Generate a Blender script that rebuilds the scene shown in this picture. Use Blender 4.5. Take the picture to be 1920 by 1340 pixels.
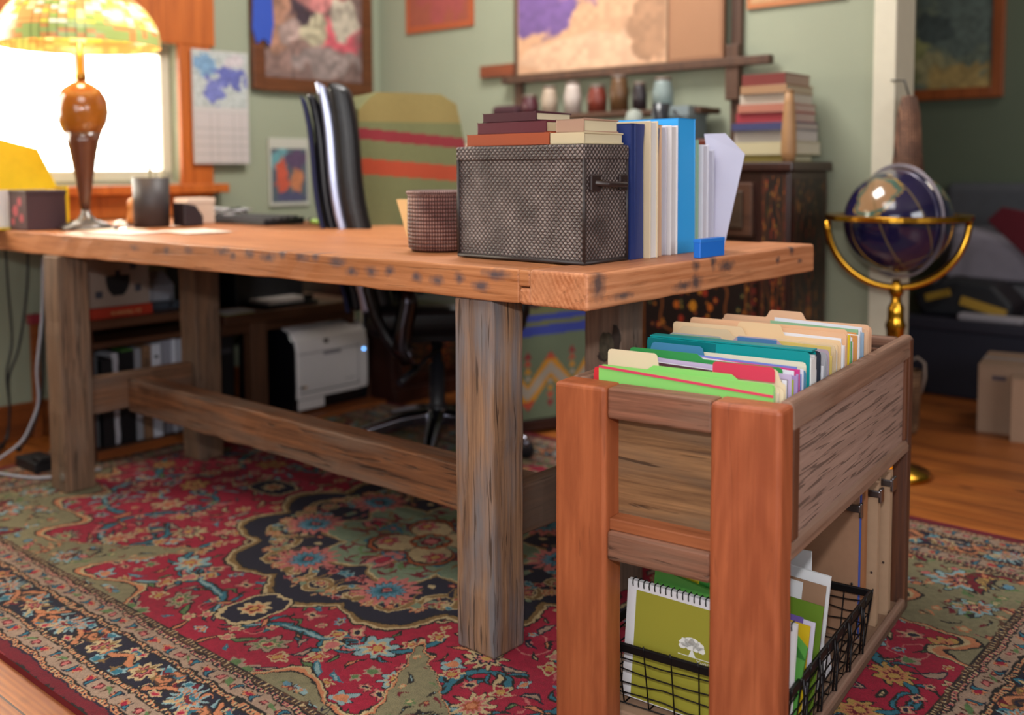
import bpy, bmesh, math, random
import numpy as np
from mathutils import Vector, Matrix
random.seed(7); rng=np.random.default_rng(5)
for o in list(bpy.data.objects): bpy.data.objects.remove(o)
sc=bpy.context.scene; COL=sc.collection
W_,H_=1920,1340
# ------------------------------------------------------------------ camera
FPX,CY,PITCH,ROLL,CH=1915.0,462.0,0.0762,-0.0059,0.939
cam=bpy.data.cameras.new('camera'); camo=bpy.data.objects.new('camera',cam); COL.objects.link(camo)
cam.sensor_width=36; cam.lens=36*FPX/W_; cam.shift_y=(CY-H_/2)/W_; cam.clip_start=.05
_f=Vector((0,math.cos(PITCH),-math.sin(PITCH))); _u=Vector((0,math.sin(PITCH),math.cos(PITCH))); _r=Vector((1,0,0))
_r2=_r*math.cos(ROLL)+_u*math.sin(ROLL); _u2=_u*math.cos(ROLL)-_r*math.sin(ROLL)
camo.matrix_world=Matrix(((_r2.x,_u2.x,-_f.x,0),(_r2.y,_u2.y,-_f.y,0),(_r2.z,_u2.z,-_f.z,CH),(0,0,0,1)))
cam.dof.use_dof=True; cam.dof.focus_distance=1.8; cam.dof.aperture_fstop=2.0
sc.camera=camo
sc.view_settings.view_transform='Standard'; sc.view_settings.look='None'; sc.view_settings.gamma=1; sc.view_settings.use_curve_mapping=False
sc.view_settings.exposure=.52
# ------------------------------------------------------------------ frames: table frame T (s runs along the table to the left, u to the back), cabinet frame K
ANG=.722; CO=(.128,1.706)
KANG=.601; KO=(.386,1.442)
def s2l(c): return c/12.92 if c<=.04045 else ((c+.055)/1.055)**2.4
def hx(h,a=1.0):
    h=h.lstrip('#'); return tuple(s2l(int(h[i:i+2],16)/255) for i in (0,2,4))+(a,)
def fw(fr,s,u,z=0):
    (ox,oy),an=fr
    return Vector((ox-s*math.cos(an)+u*math.sin(an), oy+s*math.sin(an)+u*math.cos(an), z))
TF=(CO,ANG); KF=(KO,KANG)
def TW(s,u,z=0): return fw(TF,s,u,z)
# ------------------------------------------------------------------ world and lights
w=bpy.data.worlds.new('world'); sc.world=w; w.use_nodes=True
bg=w.node_tree.nodes['Background']; bg.inputs[0].default_value=(1,.97,.9,1); bg.inputs[1].default_value=4.0
def area(name,loc,target,sx,sy,power,col=(1,1,1)):
    l=bpy.data.lights.new(name,'AREA'); l.shape='RECTANGLE'; l.size=sx; l.size_y=sy; l.energy=power; l.color=col
    o=bpy.data.objects.new(name,l); COL.objects.link(o); o.location=loc
    d=Vector(target)-Vector(loc); o.rotation_euler=d.to_track_quat('-Z','Y').to_euler(); return o
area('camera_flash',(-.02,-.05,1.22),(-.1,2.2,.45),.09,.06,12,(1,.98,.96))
area('overhead_fill_light',TW(.2,-.6,2.5),TW(.4,.2,0),1.2,1.2,20,(1,.97,.93))  # added overhead fill, the room has no ceiling lamp
area('right_fill_light',TW(-3.1,-.2,1.5),TW(0,.3,.4),1.6,1.2,26,(.95,.97,1))  # added soft fill for the cart side, no window in the right wall
area('rear_fill_light',TW(-.8,-3.2,1.3),TW(1.0,.5,.3),2.0,1.3,29,(.93,.96,1))  # added fill reaching under the table, the wall behind has no window
area('window_daylight',TW(2.75,0.0,1.35),TW(1.2,.5,.75),1.6,.8,38,(1,.9,.72))
area('alcove_area_light',TW(-.6,3.0,2.3),TW(-.2,3.2,0),.6,.6,6,(1,.93,.85))  # area light high in the alcove, no fixture modelled
area('back_fill_light',TW(1.1,.9,2.5),TW(1.4,1.4,.5),.7,.7,31,(1,.97,.93))  # added fill to brighten the back walls, no lamp hangs there

# ------------------------------------------------------------------ helpers
def tag(o,label=None,cat=None,group=None,kind=None):
    if label: o['label']=label
    if cat: o['category']=cat
    if group: o['group']=group
    if kind: o['kind']=kind
    return o
class Fr:
    """an Empty at a thing's base, parts are built in frame coordinates (s,u,z)"""
    def __init__(S,name,label,cat,fr,s,u,z=0,group=None,single=False):
        S.fr=fr; S.o0=(s,u,z); S.name=name
        if single: S.e=None; S.meta=(label,cat,group); return
        S.e=bpy.data.objects.new(name,None); S.e.empty_display_size=.05; COL.objects.link(S.e)
        S.e.location=fw(fr,s,u,z); S.e.rotation_euler=(0,0,-fr[1]); tag(S.e,label,cat,group)
    def P(S): return PB(S)
class PB:
    def __init__(S,F): S.F=F; S.bm=bmesh.new(); S.uv=None; S.cols=None
    def L(S,p):
        s0,u0,z0=S.F.o0; return Vector((-(p[0]-s0),p[1]-u0,p[2]-z0))
    def face(S,vs,mi=0):
        try: f=S.bm.faces.new(vs); f.material_index=mi; return f
        except ValueError: return None
    def hexa(S,c,mi=0):
        v=[S.bm.verts.new(S.L(p)) for p in c]
        for q in((0,1,2,3),(7,6,5,4),(0,4,5,1),(1,5,6,2),(2,6,7,3),(3,7,4,0)): S.face([v[i] for i in q],mi)
        return S
    def box(S,s0,s1,u0,u1,z0,z1,mi=0,rot=None):
        c=[(s0,u0,z0),(s1,u0,z0),(s1,u1,z0),(s0,u1,z0),(s0,u0,z1),(s1,u0,z1),(s1,u1,z1),(s0,u1,z1)]
        if rot:
            ax,an=rot; m=Matrix.Rotation(an,4,ax); ce=Vector(((s0+s1)/2,(u0+u1)/2,(z0+z1)/2))
            if len(rot)>2: ce=Vector(rot[2])if False else ce
            c=[tuple(m@(Vector(p)-ce)+ce) for p in c]
        return S.hexa(c,mi)
    def prism(S,pts,axis,t0,t1,mi=0,shear=None):
        """polygon pts in the two other axes, extruded along axis ('s','u','z')"""
        def mk(a,b,t):
            if axis=='u': return (a,t,b)
            if axis=='s': return (t,a,b)
            return (a,b,t)
        A=[S.bm.verts.new(S.L(mk(a,b,t0))) for a,b in pts]; B=[S.bm.verts.new(S.L(mk(a,b,t1))) for a,b in pts]
        n=len(pts); S.face(A,mi); S.face(B[::-1],mi)
        for i in range(n): S.face([A[i],B[i],B[(i+1)%n],A[(i+1)%n]],mi)
        return S
    def tube(S,pts,r,n=8,mi=0,closed=False,caps=True):
        P=[S.L(p) for p in pts]; rs=r if isinstance(r,(list,tuple)) else [r]*len(P)
        rings=[];prev=None;N=len(P)
        for i,p in enumerate(P):
            if closed: t=(P[(i+1)%N]-P[i-1])
            else: t=(P[min(i+1,N-1)]-P[max(i-1,0)])
            t.normalize()
            ref=prev if prev is not None else (Vector((0,0,1)) if abs(t.z)<.9 else Vector((1,0,0)))
            a=(ref-t*ref.dot(t)); 
            if a.length<1e-5: a=Vector((1,0,0)).cross(t)
            a.normalize(); prev=a; b=t.cross(a)
            rings.append([S.bm.verts.new(p+(a*math.cos(2*math.pi*k/n)+b*math.sin(2*math.pi*k/n))*rs[i]) for k in range(n)])
        for i in range(N if closed else N-1):
            A,B=rings[i],rings[(i+1)%N]
            for k in range(n):
                f=S.face([A[k],A[(k+1)%n],B[(k+1)%n],B[k]],mi)
                if f: f.smooth=True
        if caps and not closed: S.face(rings[0][::-1],mi); S.face(rings[-1],mi)
        return S
    def lathe(S,prof,c,n=24,mi=0,ax='z'):
        """prof: (r,h) pairs, c centre (s,u,z)"""
        rings=[]
        for r,h in prof:
            ring=[]
            for k in range(n):
                a=2*math.pi*k/n
                if ax=='z': p=(c[0]+r*math.cos(a),c[1]+r*math.sin(a),c[2]+h)
                elif ax=='u': p=(c[0]+r*math.cos(a),c[1]+h,c[2]+r*math.sin(a))
                else: p=(c[0]+h,c[1]+r*math.cos(a),c[2]+r*math.sin(a))
                ring.append(S.bm.verts.new(S.L(p)))
            rings.append(ring)
        for i in range(len(rings)-1):
            for k in range(n):
                f=S.face([rings[i][k],rings[i][(k+1)%n],rings[i+1][(k+1)%n],rings[i+1][k]],mi)
                if f: f.smooth=True
        if prof[0][0]>1e-4: S.face(rings[0][::-1],mi)
        if prof[-1][0]>1e-4: S.face(rings[-1],mi)
        return S
    def done(S,name,mats,bev=0,seg=2,sub=0,smooth=False,parent='thing',label=None):
        bm=S.bm
        bmesh.ops.remove_doubles(bm,verts=bm.verts,dist=1e-6)
        bmesh.ops.recalc_face_normals(bm,faces=bm.faces)
        me=bpy.data.meshes.new(name); bm.to_mesh(me); bm.free()
        if not isinstance(mats,(list,tuple)): mats=[mats]
        for m in mats: me.materials.append(m)
        o=bpy.data.objects.new(name,me); COL.objects.link(o)
        F=S.F
        if smooth:
            for p in me.polygons: p.use_smooth=True
        if parent=='thing' and F.e is not None: o.parent=F.e
        elif parent!='thing' and parent is not None: o.parent=parent
        else:
            o.location=fw(F.fr,*F.o0); o.rotation_euler=(0,0,-F.fr[1]); tag(o,*F.meta)
        if label: o['label']=label
        if bev:
            md=o.modifiers.new('bevel','BEVEL'); md.width=bev; md.segments=seg; md.limit_method='ANGLE'; md.angle_limit=.6
            md.harden_normals=False
        if sub:
            md=o.modifiers.new('sub','SUBSURF'); md.levels=sub; md.render_levels=sub
        return o
def one(name,label,cat,fr,s,u,z=0,group=None): return Fr(name,label,cat,fr,s,u,z,group,single=True).P()
def struct(o): o['kind']='structure'; return o

def grid_paint(F,name,o,du,dv,nu,nv,fn,mat,parent='thing',smooth=False,deform=None):
    """a surface patch: origin o, edge vectors du,dv in frame coordinates, colours from fn(U,V)->(...,3) sRGB 0..1"""
    U,V=np.meshgrid(np.linspace(0,1,nu),np.linspace(0,1,nv),indexing='ij')
    o=np.array(o,float);du=np.array(du,float);dv=np.array(dv,float)
    P=o+U[...,None]*du+V[...,None]*dv
    if deform is not None: P=deform(P,U,V)
    s0,u0,z0=F.o0; P=P.reshape(-1,3); Q=np.stack([-(P[:,0]-s0),P[:,1]-u0,P[:,2]-z0],1)
    me=bpy.data.meshes.new(name); nq=(nu-1)*(nv-1)
    idx=np.arange(nu*nv).reshape(nu,nv)
    q=np.stack([idx[:-1,:-1],idx[1:,:-1],idx[1:,1:],idx[:-1,1:]],-1).reshape(-1,4)
    me.vertices.add(nu*nv); me.vertices.foreach_set('co',Q.ravel().astype(np.float32))
    me.loops.add(nq*4); me.loops.foreach_set('vertex_index',q.ravel().astype(np.int32))
    me.polygons.add(nq); me.polygons.foreach_set('loop_start',(np.arange(nq)*4).astype(np.int32)); me.polygons.foreach_set('loop_total',np.full(nq,4,np.int32))
    me.update(calc_edges=True); me.validate()
    c=np.clip(fn(U,V),0,1).reshape(-1,3); lin=np.where(c<=.04045,c/12.92,((c+.055)/1.055)**2.4)
    a=me.color_attributes.new('Col','FLOAT_COLOR','POINT'); a.data.foreach_set('color',np.concatenate([lin,np.ones((len(lin),1))],1).ravel().astype(np.float32))
    if smooth: me.polygons.foreach_set('use_smooth',np.ones(nq,bool))
    me.materials.append(mat)
    ob=bpy.data.objects.new(name,me); COL.objects.link(ob)
    if parent=='thing' and F.e is not None: ob.parent=F.e
    elif parent!='thing' and parent is not None: ob.parent=parent
    else: ob.location=fw(F.fr,*F.o0); ob.rotation_euler=(0,0,-F.fr[1]); tag(ob,*F.meta)
    return ob
def rgb(h): h=h.lstrip('#'); return np.array([int(h[i:i+2],16)/255 for i in (0,2,4)])

# ------------------------------------------------------------------ materials
def nodes(name):
    m=bpy.data.materials.new(name); m.use_nodes=True; nt=m.node_tree; b=nt.nodes['Principled BSDF']; return m,nt,b
def N(nt,t,**k):
    n=nt.nodes.new(t)
    for a,v in k.items():
        if a.startswith('i_'): n.inputs[int(a[2:])].default_value=v
        else: setattr(n,a,v)
    return n
def plain(name,h,rough=.6,metal=0,var=.06,scale=30,bump=0,coat=0,emit=None,alpha=None,spec=None):
    m,nt,b=nodes(name); c=hx(h)
    tc=N(nt,'ShaderNodeTexCoord'); ns=N(nt,'ShaderNodeTexNoise'); ns.inputs['Scale'].default_value=scale; ns.inputs['Detail'].default_value=4
    nt.links.new(tc.outputs['Object'],ns.inputs['Vector'])
    mx=N(nt,'ShaderNodeMix',data_type='RGBA'); mx.inputs[6].default_value=tuple(max(0,x*(1-var*2)) for x in c[:3])+(1,); mx.inputs[7].default_value=tuple(min(1,x*(1+var*2)) for x in c[:3])+(1,)
    nt.links.new(ns.outputs['Fac'],mx.inputs[0]); nt.links.new(mx.outputs[2],b.inputs['Base Color'])
    b.inputs['Roughness'].default_value=rough; b.inputs['Metallic'].default_value=metal
    if spec is not None: b.inputs['Specular IOR Level'].default_value=spec
    if coat: b.inputs['Coat Weight'].default_value=coat; b.inputs['Coat Roughness'].default_value=.1
    if bump:
        bp=N(nt,'ShaderNodeBump'); bp.inputs['Strength'].default_value=bump; bp.inputs['Distance'].default_value=.003
        nt.links.new(ns.outputs['Fac'],bp.inputs['Height']); nt.links.new(bp.outputs[0],b.inputs['Normal'])
    if emit: b.inputs['Emission Color'].default_value=hx(emit[0]); b.inputs['Emission Strength'].default_value=emit[1]
    return m
def wood(name,light,dark,axis=0,patch=None,pamt=.35,fine=140,grain=9,rough=.62,bump=.5,crack=.0,spots=None,spotcol='#3c3a40',ring=.0,contrast=1.0,cth=.62,cal=5,cac=.55,coat=0,pscale=5,holes=None):
    """weathered timber: long grain streaks along axis, patchy colour, cracks, stained nail spots"""
    m,nt,b=nodes(name); tc=N(nt,'ShaderNodeTexCoord'); lk=nt.links.new
    def mapped(along,across):
        mp=N(nt,'ShaderNodeMapping'); sc_=[across]*3; sc_[axis]=along; mp.inputs['Scale'].default_value=sc_; lk(tc.outputs['Object'],mp.inputs['Vector']); return mp
    warp=N(nt,'ShaderNodeTexNoise'); warp.inputs['Scale'].default_value=3.2; lk(tc.outputs['Object'],warp.inputs['Vector'])
    mp=mapped(fine*.035,fine); n1=N(nt,'ShaderNodeTexNoise'); n1.inputs['Detail'].default_value=8; n1.inputs['Scale'].default_value=1; n1.inputs['Roughness'].default_value=.65; n1.inputs['Distortion'].default_value=.4; lk(mp.outputs[0],n1.inputs['Vector'])
    mp2=mapped(1.0,grain*2.2); n2=N(nt,'ShaderNodeTexNoise'); n2.inputs['Detail'].default_value=5; n2.inputs['Scale'].default_value=1.6; n2.inputs['Distortion'].default_value=1.2; lk(mp2.outputs[0],n2.inputs['Vector'])
    sm=N(nt,'ShaderNodeMath',operation='MULTIPLY_ADD'); sm.inputs[1].default_value=.55; lk(n1.outputs['Fac'],sm.inputs[0])
    s2=N(nt,'ShaderNodeMath',operation='MULTIPLY'); s2.inputs[1].default_value=.45; lk(n2.outputs['Fac'],s2.inputs[0]); lk(s2.outputs[0],sm.inputs[2])
    val=sm.outputs[0]
    if ring:
        mp3=mapped(.9,grain*1.4); wv=N(nt,'ShaderNodeTexWave'); wv.wave_type='RINGS'; wv.rings_direction='SPHERICAL'; wv.inputs['Scale'].default_value=3.0; wv.inputs['Distortion'].default_value=5; wv.inputs['Detail'].default_value=3; wv.inputs['Detail Scale'].default_value=1.2
        mp3.inputs['Location'].default_value=(.31,.17,.23)
        lk(mp3.outputs[0],wv.inputs['Vector']); mm=N(nt,'ShaderNodeMath',operation='MULTIPLY_ADD'); mm.inputs[1].default_value=ring*.35; lk(wv.outputs['Fac'],mm.inputs[0]); lk(val,mm.inputs[2])
        m3=N(nt,'ShaderNodeMath',operation='SUBTRACT'); m3.inputs[1].default_value=ring*.17; lk(mm.outputs[0],m3.inputs[0]); val=m3.outputs[0]
    rp=N(nt,'ShaderNodeValToRGB'); e=rp.color_ramp.elements; d=.16/contrast
    e[0].position=.5-d; e[0].color=hx(dark); e[1].position=.5+d; e[1].color=hx(light); lk(val,rp.inputs[0]); col=rp.outputs[0]
    if patch:
        mp4=mapped(pscale*.35,pscale*2.0); n4=N(nt,'ShaderNodeTexNoise'); n4.inputs['Scale'].default_value=1.5; n4.inputs['Detail'].default_value=4; n4.inputs['Roughness'].default_value=.6; lk(mp4.outputs[0],n4.inputs['Vector'])
        mr=N(nt,'ShaderNodeMapRange'); mr.inputs[1].default_value=.44; mr.inputs[2].default_value=.62; mr.inputs[4].default_value=pamt; lk(n4.outputs['Fac'],mr.inputs[0])
        mx=N(nt,'ShaderNodeMix',data_type='RGBA'); mx.inputs[7].default_value=hx(patch); lk(mr.outputs[0],mx.inputs[0]); lk(col,mx.inputs[6]); col=mx.outputs[2]
    hgt=n1.outputs['Fac']
    if crack:
        mp5=mapped(cal,fine*cac); n5=N(nt,'ShaderNodeTexNoise'); n5.inputs['Scale'].default_value=1; n5.inputs['Detail'].default_value=3; n5.inputs['Distortion'].default_value=.8; lk(mp5.outputs[0],n5.inputs['Vector'])
        mr=N(nt,'ShaderNodeMapRange'); mr.inputs[1].default_value=cth; mr.inputs[2].default_value=cth+.06; mr.inputs[4].default_value=crack; lk(n5.outputs['Fac'],mr.inputs[0])
        mx=N(nt,'ShaderNodeMix',data_type='RGBA'); mx.inputs[7].default_value=tuple(c*.35 for c in hx(dark)[:3])+(1,); lk(mr.outputs[0],mx.inputs[0]); lk(col,mx.inputs[6]); col=mx.outputs[2]
        hh=N(nt,'ShaderNodeMath',operation='SUBTRACT'); lk(hgt,hh.inputs[0]); lk(mr.outputs[0],hh.inputs[1]); hgt=hh.outputs[0]
    for lst,cc,soft in ((spots,spotcol,(1.0,.15)),(holes,'#17130f',(1.0,.7))):
        if not lst: continue
        prev=None
        wn=N(nt,'ShaderNodeTexNoise'); wn.inputs['Scale'].default_value=60; lk(tc.outputs['Object'],wn.inputs['Vector'])
        for (x,y,z,rx,ry,rz) in lst:
            a=N(nt,'ShaderNodeVectorMath',operation='SUBTRACT'); a.inputs[1].default_value=(x,y,z); lk(tc.outputs['Object'],a.inputs[0])
            c=N(nt,'ShaderNodeVectorMath',operation='DIVIDE'); c.inputs[1].default_value=(rx,ry,rz); lk(a.outputs[0],c.inputs[0])
            l=N(nt,'ShaderNodeVectorMath',operation='LENGTH'); lk(c.outputs[0],l.inputs[0])
            if prev is None: prev=l.outputs['Value']
            else:
                mn=N(nt,'ShaderNodeMath',operation='MINIMUM'); lk(prev,mn.inputs[0]); lk(l.outputs['Value'],mn.inputs[1]); prev=mn.outputs[0]
        ad=N(nt,'ShaderNodeMath',operation='MULTIPLY_ADD'); ad.inputs[1].default_value=.9; ad.inputs[2].default_value=-.45; lk(wn.outputs['Fac'],ad.inputs[0])
        a2=N(nt,'ShaderNodeMath',operation='ADD'); lk(ad.outputs[0],a2.inputs[0]); lk(prev,a2.inputs[1])
        mr=N(nt,'ShaderNodeMapRange'); mr.inputs[1].default_value=soft[0]; mr.inputs[2].default_value=soft[1]; mr.inputs[4].default_value=.85; lk(a2.outputs[0],mr.inputs[0])
        mx=N(nt,'ShaderNodeMix',data_type='RGBA'); mx.inputs[7].default_value=hx(cc); lk(mr.outputs[0],mx.inputs[0]); lk(col,mx.inputs[6]); col=mx.outputs[2]
    lk(col,b.inputs['Base Color']); b.inputs['Roughness'].default_value=rough
    if coat: b.inputs['Coat Weight'].default_value=coat; b.inputs['Coat Roughness'].default_value=.25
    bp=N(nt,'ShaderNodeBump'); bp.inputs['Strength'].default_value=bump; bp.inputs['Distance'].default_value=.0012; lk(hgt,bp.inputs['Height']); lk(bp.outputs[0],b.inputs['Normal'])
    return m
def painted(name,rough=.8,bump=0,bscale=400,coat=0,sheen=0):
    m,nt,b=nodes(name); a=N(nt,'ShaderNodeVertexColor',layer_name='Col'); nt.links.new(a.outputs[0],b.inputs['Base Color']); b.inputs['Roughness'].default_value=rough
    if coat: b.inputs['Coat Weight'].default_value=coat
    if sheen: b.inputs['Sheen Weight'].default_value=sheen
    if bump:
        tc=N(nt,'ShaderNodeTexCoord'); ns=N(nt,'ShaderNodeTexNoise'); ns.inputs['Scale'].default_value=bscale; ns.inputs['Detail'].default_value=3; nt.links.new(tc.outputs['Object'],ns.inputs['Vector'])
        bp=N(nt,'ShaderNodeBump'); bp.inputs['Strength'].default_value=bump; bp.inputs['Distance'].default_value=.003; nt.links.new(ns.outputs['Fac'],bp.inputs['Height']); nt.links.new(bp.outputs[0],b.inputs['Normal'])
        mx=N(nt,'ShaderNodeMix',data_type='RGBA',blend_type='MULTIPLY'); mx.inputs[0].default_value=1
        mr=N(nt,'ShaderNodeMapRange'); mr.inputs[1].default_value=.3; mr.inputs[2].default_value=.7; mr.inputs[3].default_value=.75; mr.inputs[4].default_value=1.1; nt.links.new(ns.outputs['Fac'],mr.inputs[0])
        cb=N(nt,'ShaderNodeCombineColor'); [nt.links.new(mr.outputs[0],cb.inputs[i]) for i in range(3)]
        nt.links.new(a.outputs[0],mx.inputs[6]); nt.links.new(cb.outputs[0],mx.inputs[7]); nt.links.new(mx.outputs[2],b.inputs['Base Color'])
    return m
def woven(name,h1,h2,kind='diamond',scale=95,rough=.45,bump=1.0):
    """woven straps: checker of over/under strips with domed bump"""
    m,nt,b=nodes(name); lk=nt.links.new; tc=N(nt,'ShaderNodeTexCoord'); mp=N(nt,'ShaderNodeMapping')
    sx=N(nt,'ShaderNodeSeparateXYZ'); lk(tc.outputs['Object'],sx.inputs[0])
    xy=N(nt,'ShaderNodeMath',operation='ADD'); lk(sx.outputs[0],xy.inputs[0]); lk(sx.outputs[1],xy.inputs[1])
    if kind=='diamond':
        a=N(nt,'ShaderNodeMath',operation='ADD'); c=N(nt,'ShaderNodeMath',operation='SUBTRACT')
        for q in (a,c): lk(xy.outputs[0],q.inputs[0]); lk(sx.outputs[2],q.inputs[1])
        A,B=a.outputs[0],c.outputs[0]
    else: A,B=xy.outputs[0],sx.outputs[2]
    def sin(v,s,ph=0):
        q=N(nt,'ShaderNodeMath',operation='MULTIPLY_ADD'); q.inputs[1].default_value=s; q.inputs[2].default_value=ph; lk(v,q.inputs[0])
        r=N(nt,'ShaderNodeMath',operation='SINE'); lk(q.outputs[0],r.inputs[0]); return r.outputs[0]
    k=scale*math.pi
    pr=N(nt,'ShaderNodeMath',operation='MULTIPLY'); lk(sin(A,k),pr.inputs[0]); lk(sin(B,k),pr.inputs[1])
    ab=N(nt,'ShaderNodeMath',operation='ABSOLUTE'); lk(pr.outputs[0],ab.inputs[0])
    sq=N(nt,'ShaderNodeMath',operation='POWER'); sq.inputs[1].default_value=.45; lk(ab.outputs[0],sq.inputs[0])
    ns=N(nt,'ShaderNodeTexNoise'); ns.inputs['Scale'].default_value=18; ns.inputs['Detail'].default_value=5; lk(tc.outputs['Object'],ns.inputs['Vector'])
    mu=N(nt,'ShaderNodeMath',operation='MULTIPLY'); lk(sq.outputs[0],mu.inputs[0]); lk(ns.outputs['Fac'],mu.inputs[1])
    rp=N(nt,'ShaderNodeValToRGB'); rp.color_ramp.elements[0].color=tuple(c*.25 for c in hx(h2)[:3])+(1,); rp.color_ramp.elements[0].position=.12
    rp.color_ramp.elements[1].color=hx(h1); rp.color_ramp.elements[1].position=.6; e=rp.color_ramp.elements.new(.38); e.color=hx(h2)
    lk(mu.outputs[0],rp.inputs[0]); lk(rp.outputs[0],b.inputs['Base Color']); b.inputs['Roughness'].default_value=rough
    bp=N(nt,'ShaderNodeBump'); bp.inputs['Strength'].default_value=bump; bp.inputs['Distance'].default_value=.003; lk(sq.outputs[0],bp.inputs['Height']); lk(bp.outputs[0],b.inputs['Normal'])
    return m
def glassy(name,h,rough=.1,trans=1):
    m,nt,b=nodes(name); b.inputs['Base Color'].default_value=hx(h); b.inputs['Roughness'].default_value=rough; b.inputs['Transmission Weight'].default_value=trans; return m
# ================================================================== room shell
M_sage=plain('sage_wall_paint','#8f947f',.85,var=.03,scale=4,bump=.05)
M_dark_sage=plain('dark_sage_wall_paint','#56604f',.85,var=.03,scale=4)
M_ceil=plain('ceiling_paint','#cfcabb',.9)
M_trim=plain('cream_trim_paint','#c9c2ae',.5,var=.03)
M_base=wood('stained_pine_trim','#8a4a20','#5c2d12',axis=1,fine=90,rough=.4,bump=.2)
M_floor=wood('knotty_pine_floor','#b56a2c','#8a4718',axis=0,patch='#6d3413',pamt=.5,fine=70,grain=6,rough=.42,bump=.25,ring=.5,coat=.1,pscale=3)
def add_planks(m):
    nt=m.node_tree; b=nt.nodes['Principled BSDF']; lk=nt.links.new
    src=b.inputs['Base Color'].links[0].from_socket; tc=N(nt,'ShaderNodeTexCoord'); sx=N(nt,'ShaderNodeSeparateXYZ'); lk(tc.outputs['Object'],sx.inputs[0])
    dv=N(nt,'ShaderNodeMath',operation='DIVIDE'); dv.inputs[1].default_value=.13; lk(sx.outputs[1],dv.inputs[0])
    fr=N(nt,'ShaderNodeMath',operation='FRACT'); lk(dv.outputs[0],fr.inputs[0])
    lt=N(nt,'ShaderNodeMath',operation='LESS_THAN'); lt.inputs[1].default_value=.03; lk(fr.outputs[0],lt.inputs[0])
    fl=N(nt,'ShaderNodeMath',operation='FLOOR'); lk(dv.outputs[0],fl.inputs[0]); wn=N(nt,'ShaderNodeTexWhiteNoise'); wn.noise_dimensions='1D'; lk(fl.outputs[0],wn.inputs['W'])
    hv=N(nt,'ShaderNodeHueSaturation'); mr=N(nt,'ShaderNodeMapRange'); mr.inputs[3].default_value=.8; mr.inputs[4].default_value=1.15; lk(wn.outputs['Value'],mr.inputs[0]); lk(mr.outputs[0],hv.inputs['Value']); lk(src,hv.inputs['Color'])
    mx=N(nt,'ShaderNodeMix',data_type='RGBA'); mx.inputs[7].default_value=hx('#3d1c0a'); lk(lt.outputs[0],mx.inputs[0]); lk(hv.outputs[0],mx.inputs[6])
    mp=N(nt,'ShaderNodeMapping'); mp.inputs['Scale'].default_value=(3.2,7.6,1); lk(tc.outputs['Object'],mp.inputs[0]); vo=N(nt,'ShaderNodeTexVoronoi'); vo.inputs['Scale'].default_value=1.15; lk(mp.outputs[0],vo.inputs['Vector'])
    m2=N(nt,'ShaderNodeMapRange'); m2.inputs[1].default_value=.13; m2.inputs[2].default_value=.03; lk(vo.outputs['Distance'],m2.inputs[0])
    mk=N(nt,'ShaderNodeMix',data_type='RGBA'); mk.inputs[7].default_value=hx('#2a1108'); lk(m2.outputs[0],mk.inputs[0]); lk(mx.outputs[2],mk.inputs[6]); lk(mk.outputs[2],b.inputs['Base Color'])
add_planks(M_floor)
SL,SR,UF,UB,UA,HC=2.62,-3.3,-3.4,1.85,3.7,2.6
struct(one('floor',None,None,TF,0,0,0).box(SR,SL,UF,UA,-.06,0).done('floor',M_floor))
struct(one('ceiling',None,None,TF,0,0,0).box(SR,SL,UF,UA,HC,HC+.06).done('ceiling',M_ceil))
WU0,WU1,WZ0,WZ1=-.95,.80,.90,1.43
b=one('wall_left',None,None,TF,SL,0,0); a0,a1=SL,SL+.14
b.box(a0,a1,UF,WU0,0,HC); b.box(a0,a1,WU1,UA,0,HC); b.box(a0,a1,WU0,WU1,0,WZ0); b.box(a0,a1,WU0,WU1,WZ1,HC)
struct(b.done('wall_left',M_sage))
struct(one('wall_back',None,None,TF,SL,UB,0).box(.262,SL,UB,UB+.12,0,HC).done('wall_back',M_sage))
struct(one('wall_right',None,None,TF,SR,UF,0).box(SR-.1,SR,UF,UA,0,HC).done('wall_right',M_sage))
struct(one('wall_front',None,None,TF,SL,UF,0).box(SR,SL,UF-.1,UF,0,HC).done('wall_front',M_sage))
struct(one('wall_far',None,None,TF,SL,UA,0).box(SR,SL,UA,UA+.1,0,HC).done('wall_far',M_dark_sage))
struct(one('trim_1',None,None,TF,.17,UB,0).box(.19,.262,UB-.02,UB+.14,0,HC).done('trim_1',M_trim,bev=.004))
struct(one('baseboard_left',None,None,TF,SL,0,0).box(SL-.018,SL,UF,UB,0,.125).done('baseboard_left',M_base,bev=.004))
struct(one('baseboard_back',None,None,TF,1,UB,0).box(.262,SL-.02,UB-.018,UB,0,.16).done('baseboard_back',M_base,bev=.004))
struct(one('baseboard_far',None,None,TF,1,UA,0).box(SR,SL,UA-.018,UA,0,.14).done('baseboard_far',M_base,bev=.004))
M_cas=wood('honey_window_casing','#c26a2c','#944818',axis=2,fine=90,rough=.4,bump=.2)
M_glass=glassy('window_glass','#ffffff',.02)
F=Fr('window_1',None,None,TF,SL,0,WZ0); F.e['kind']='structure'
b=F.P(); c0=SL-.022
b.box(c0,SL,WU1,WU1+.14,WZ0-.02,WZ1+.22).box(c0,SL,WU0-.14,WU0,WZ0-.02,WZ1+.22).box(c0-.004,SL,WU0-.16,WU1+.16,WZ1,WZ1+.24)
b.box(c0-.05,SL,WU0-.18,WU1+.18,WZ0-.05,WZ0-.015); b.box(c0,SL,WU0-.14,WU1+.14,WZ0-.14,WZ0-.05)
b.done('window_frame',M_cas,bev=.004)
b=F.P()
for u in (.02,.42): b.box(SL+.05,SL+.085,u,u+.045,WZ0,WZ1)
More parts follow.
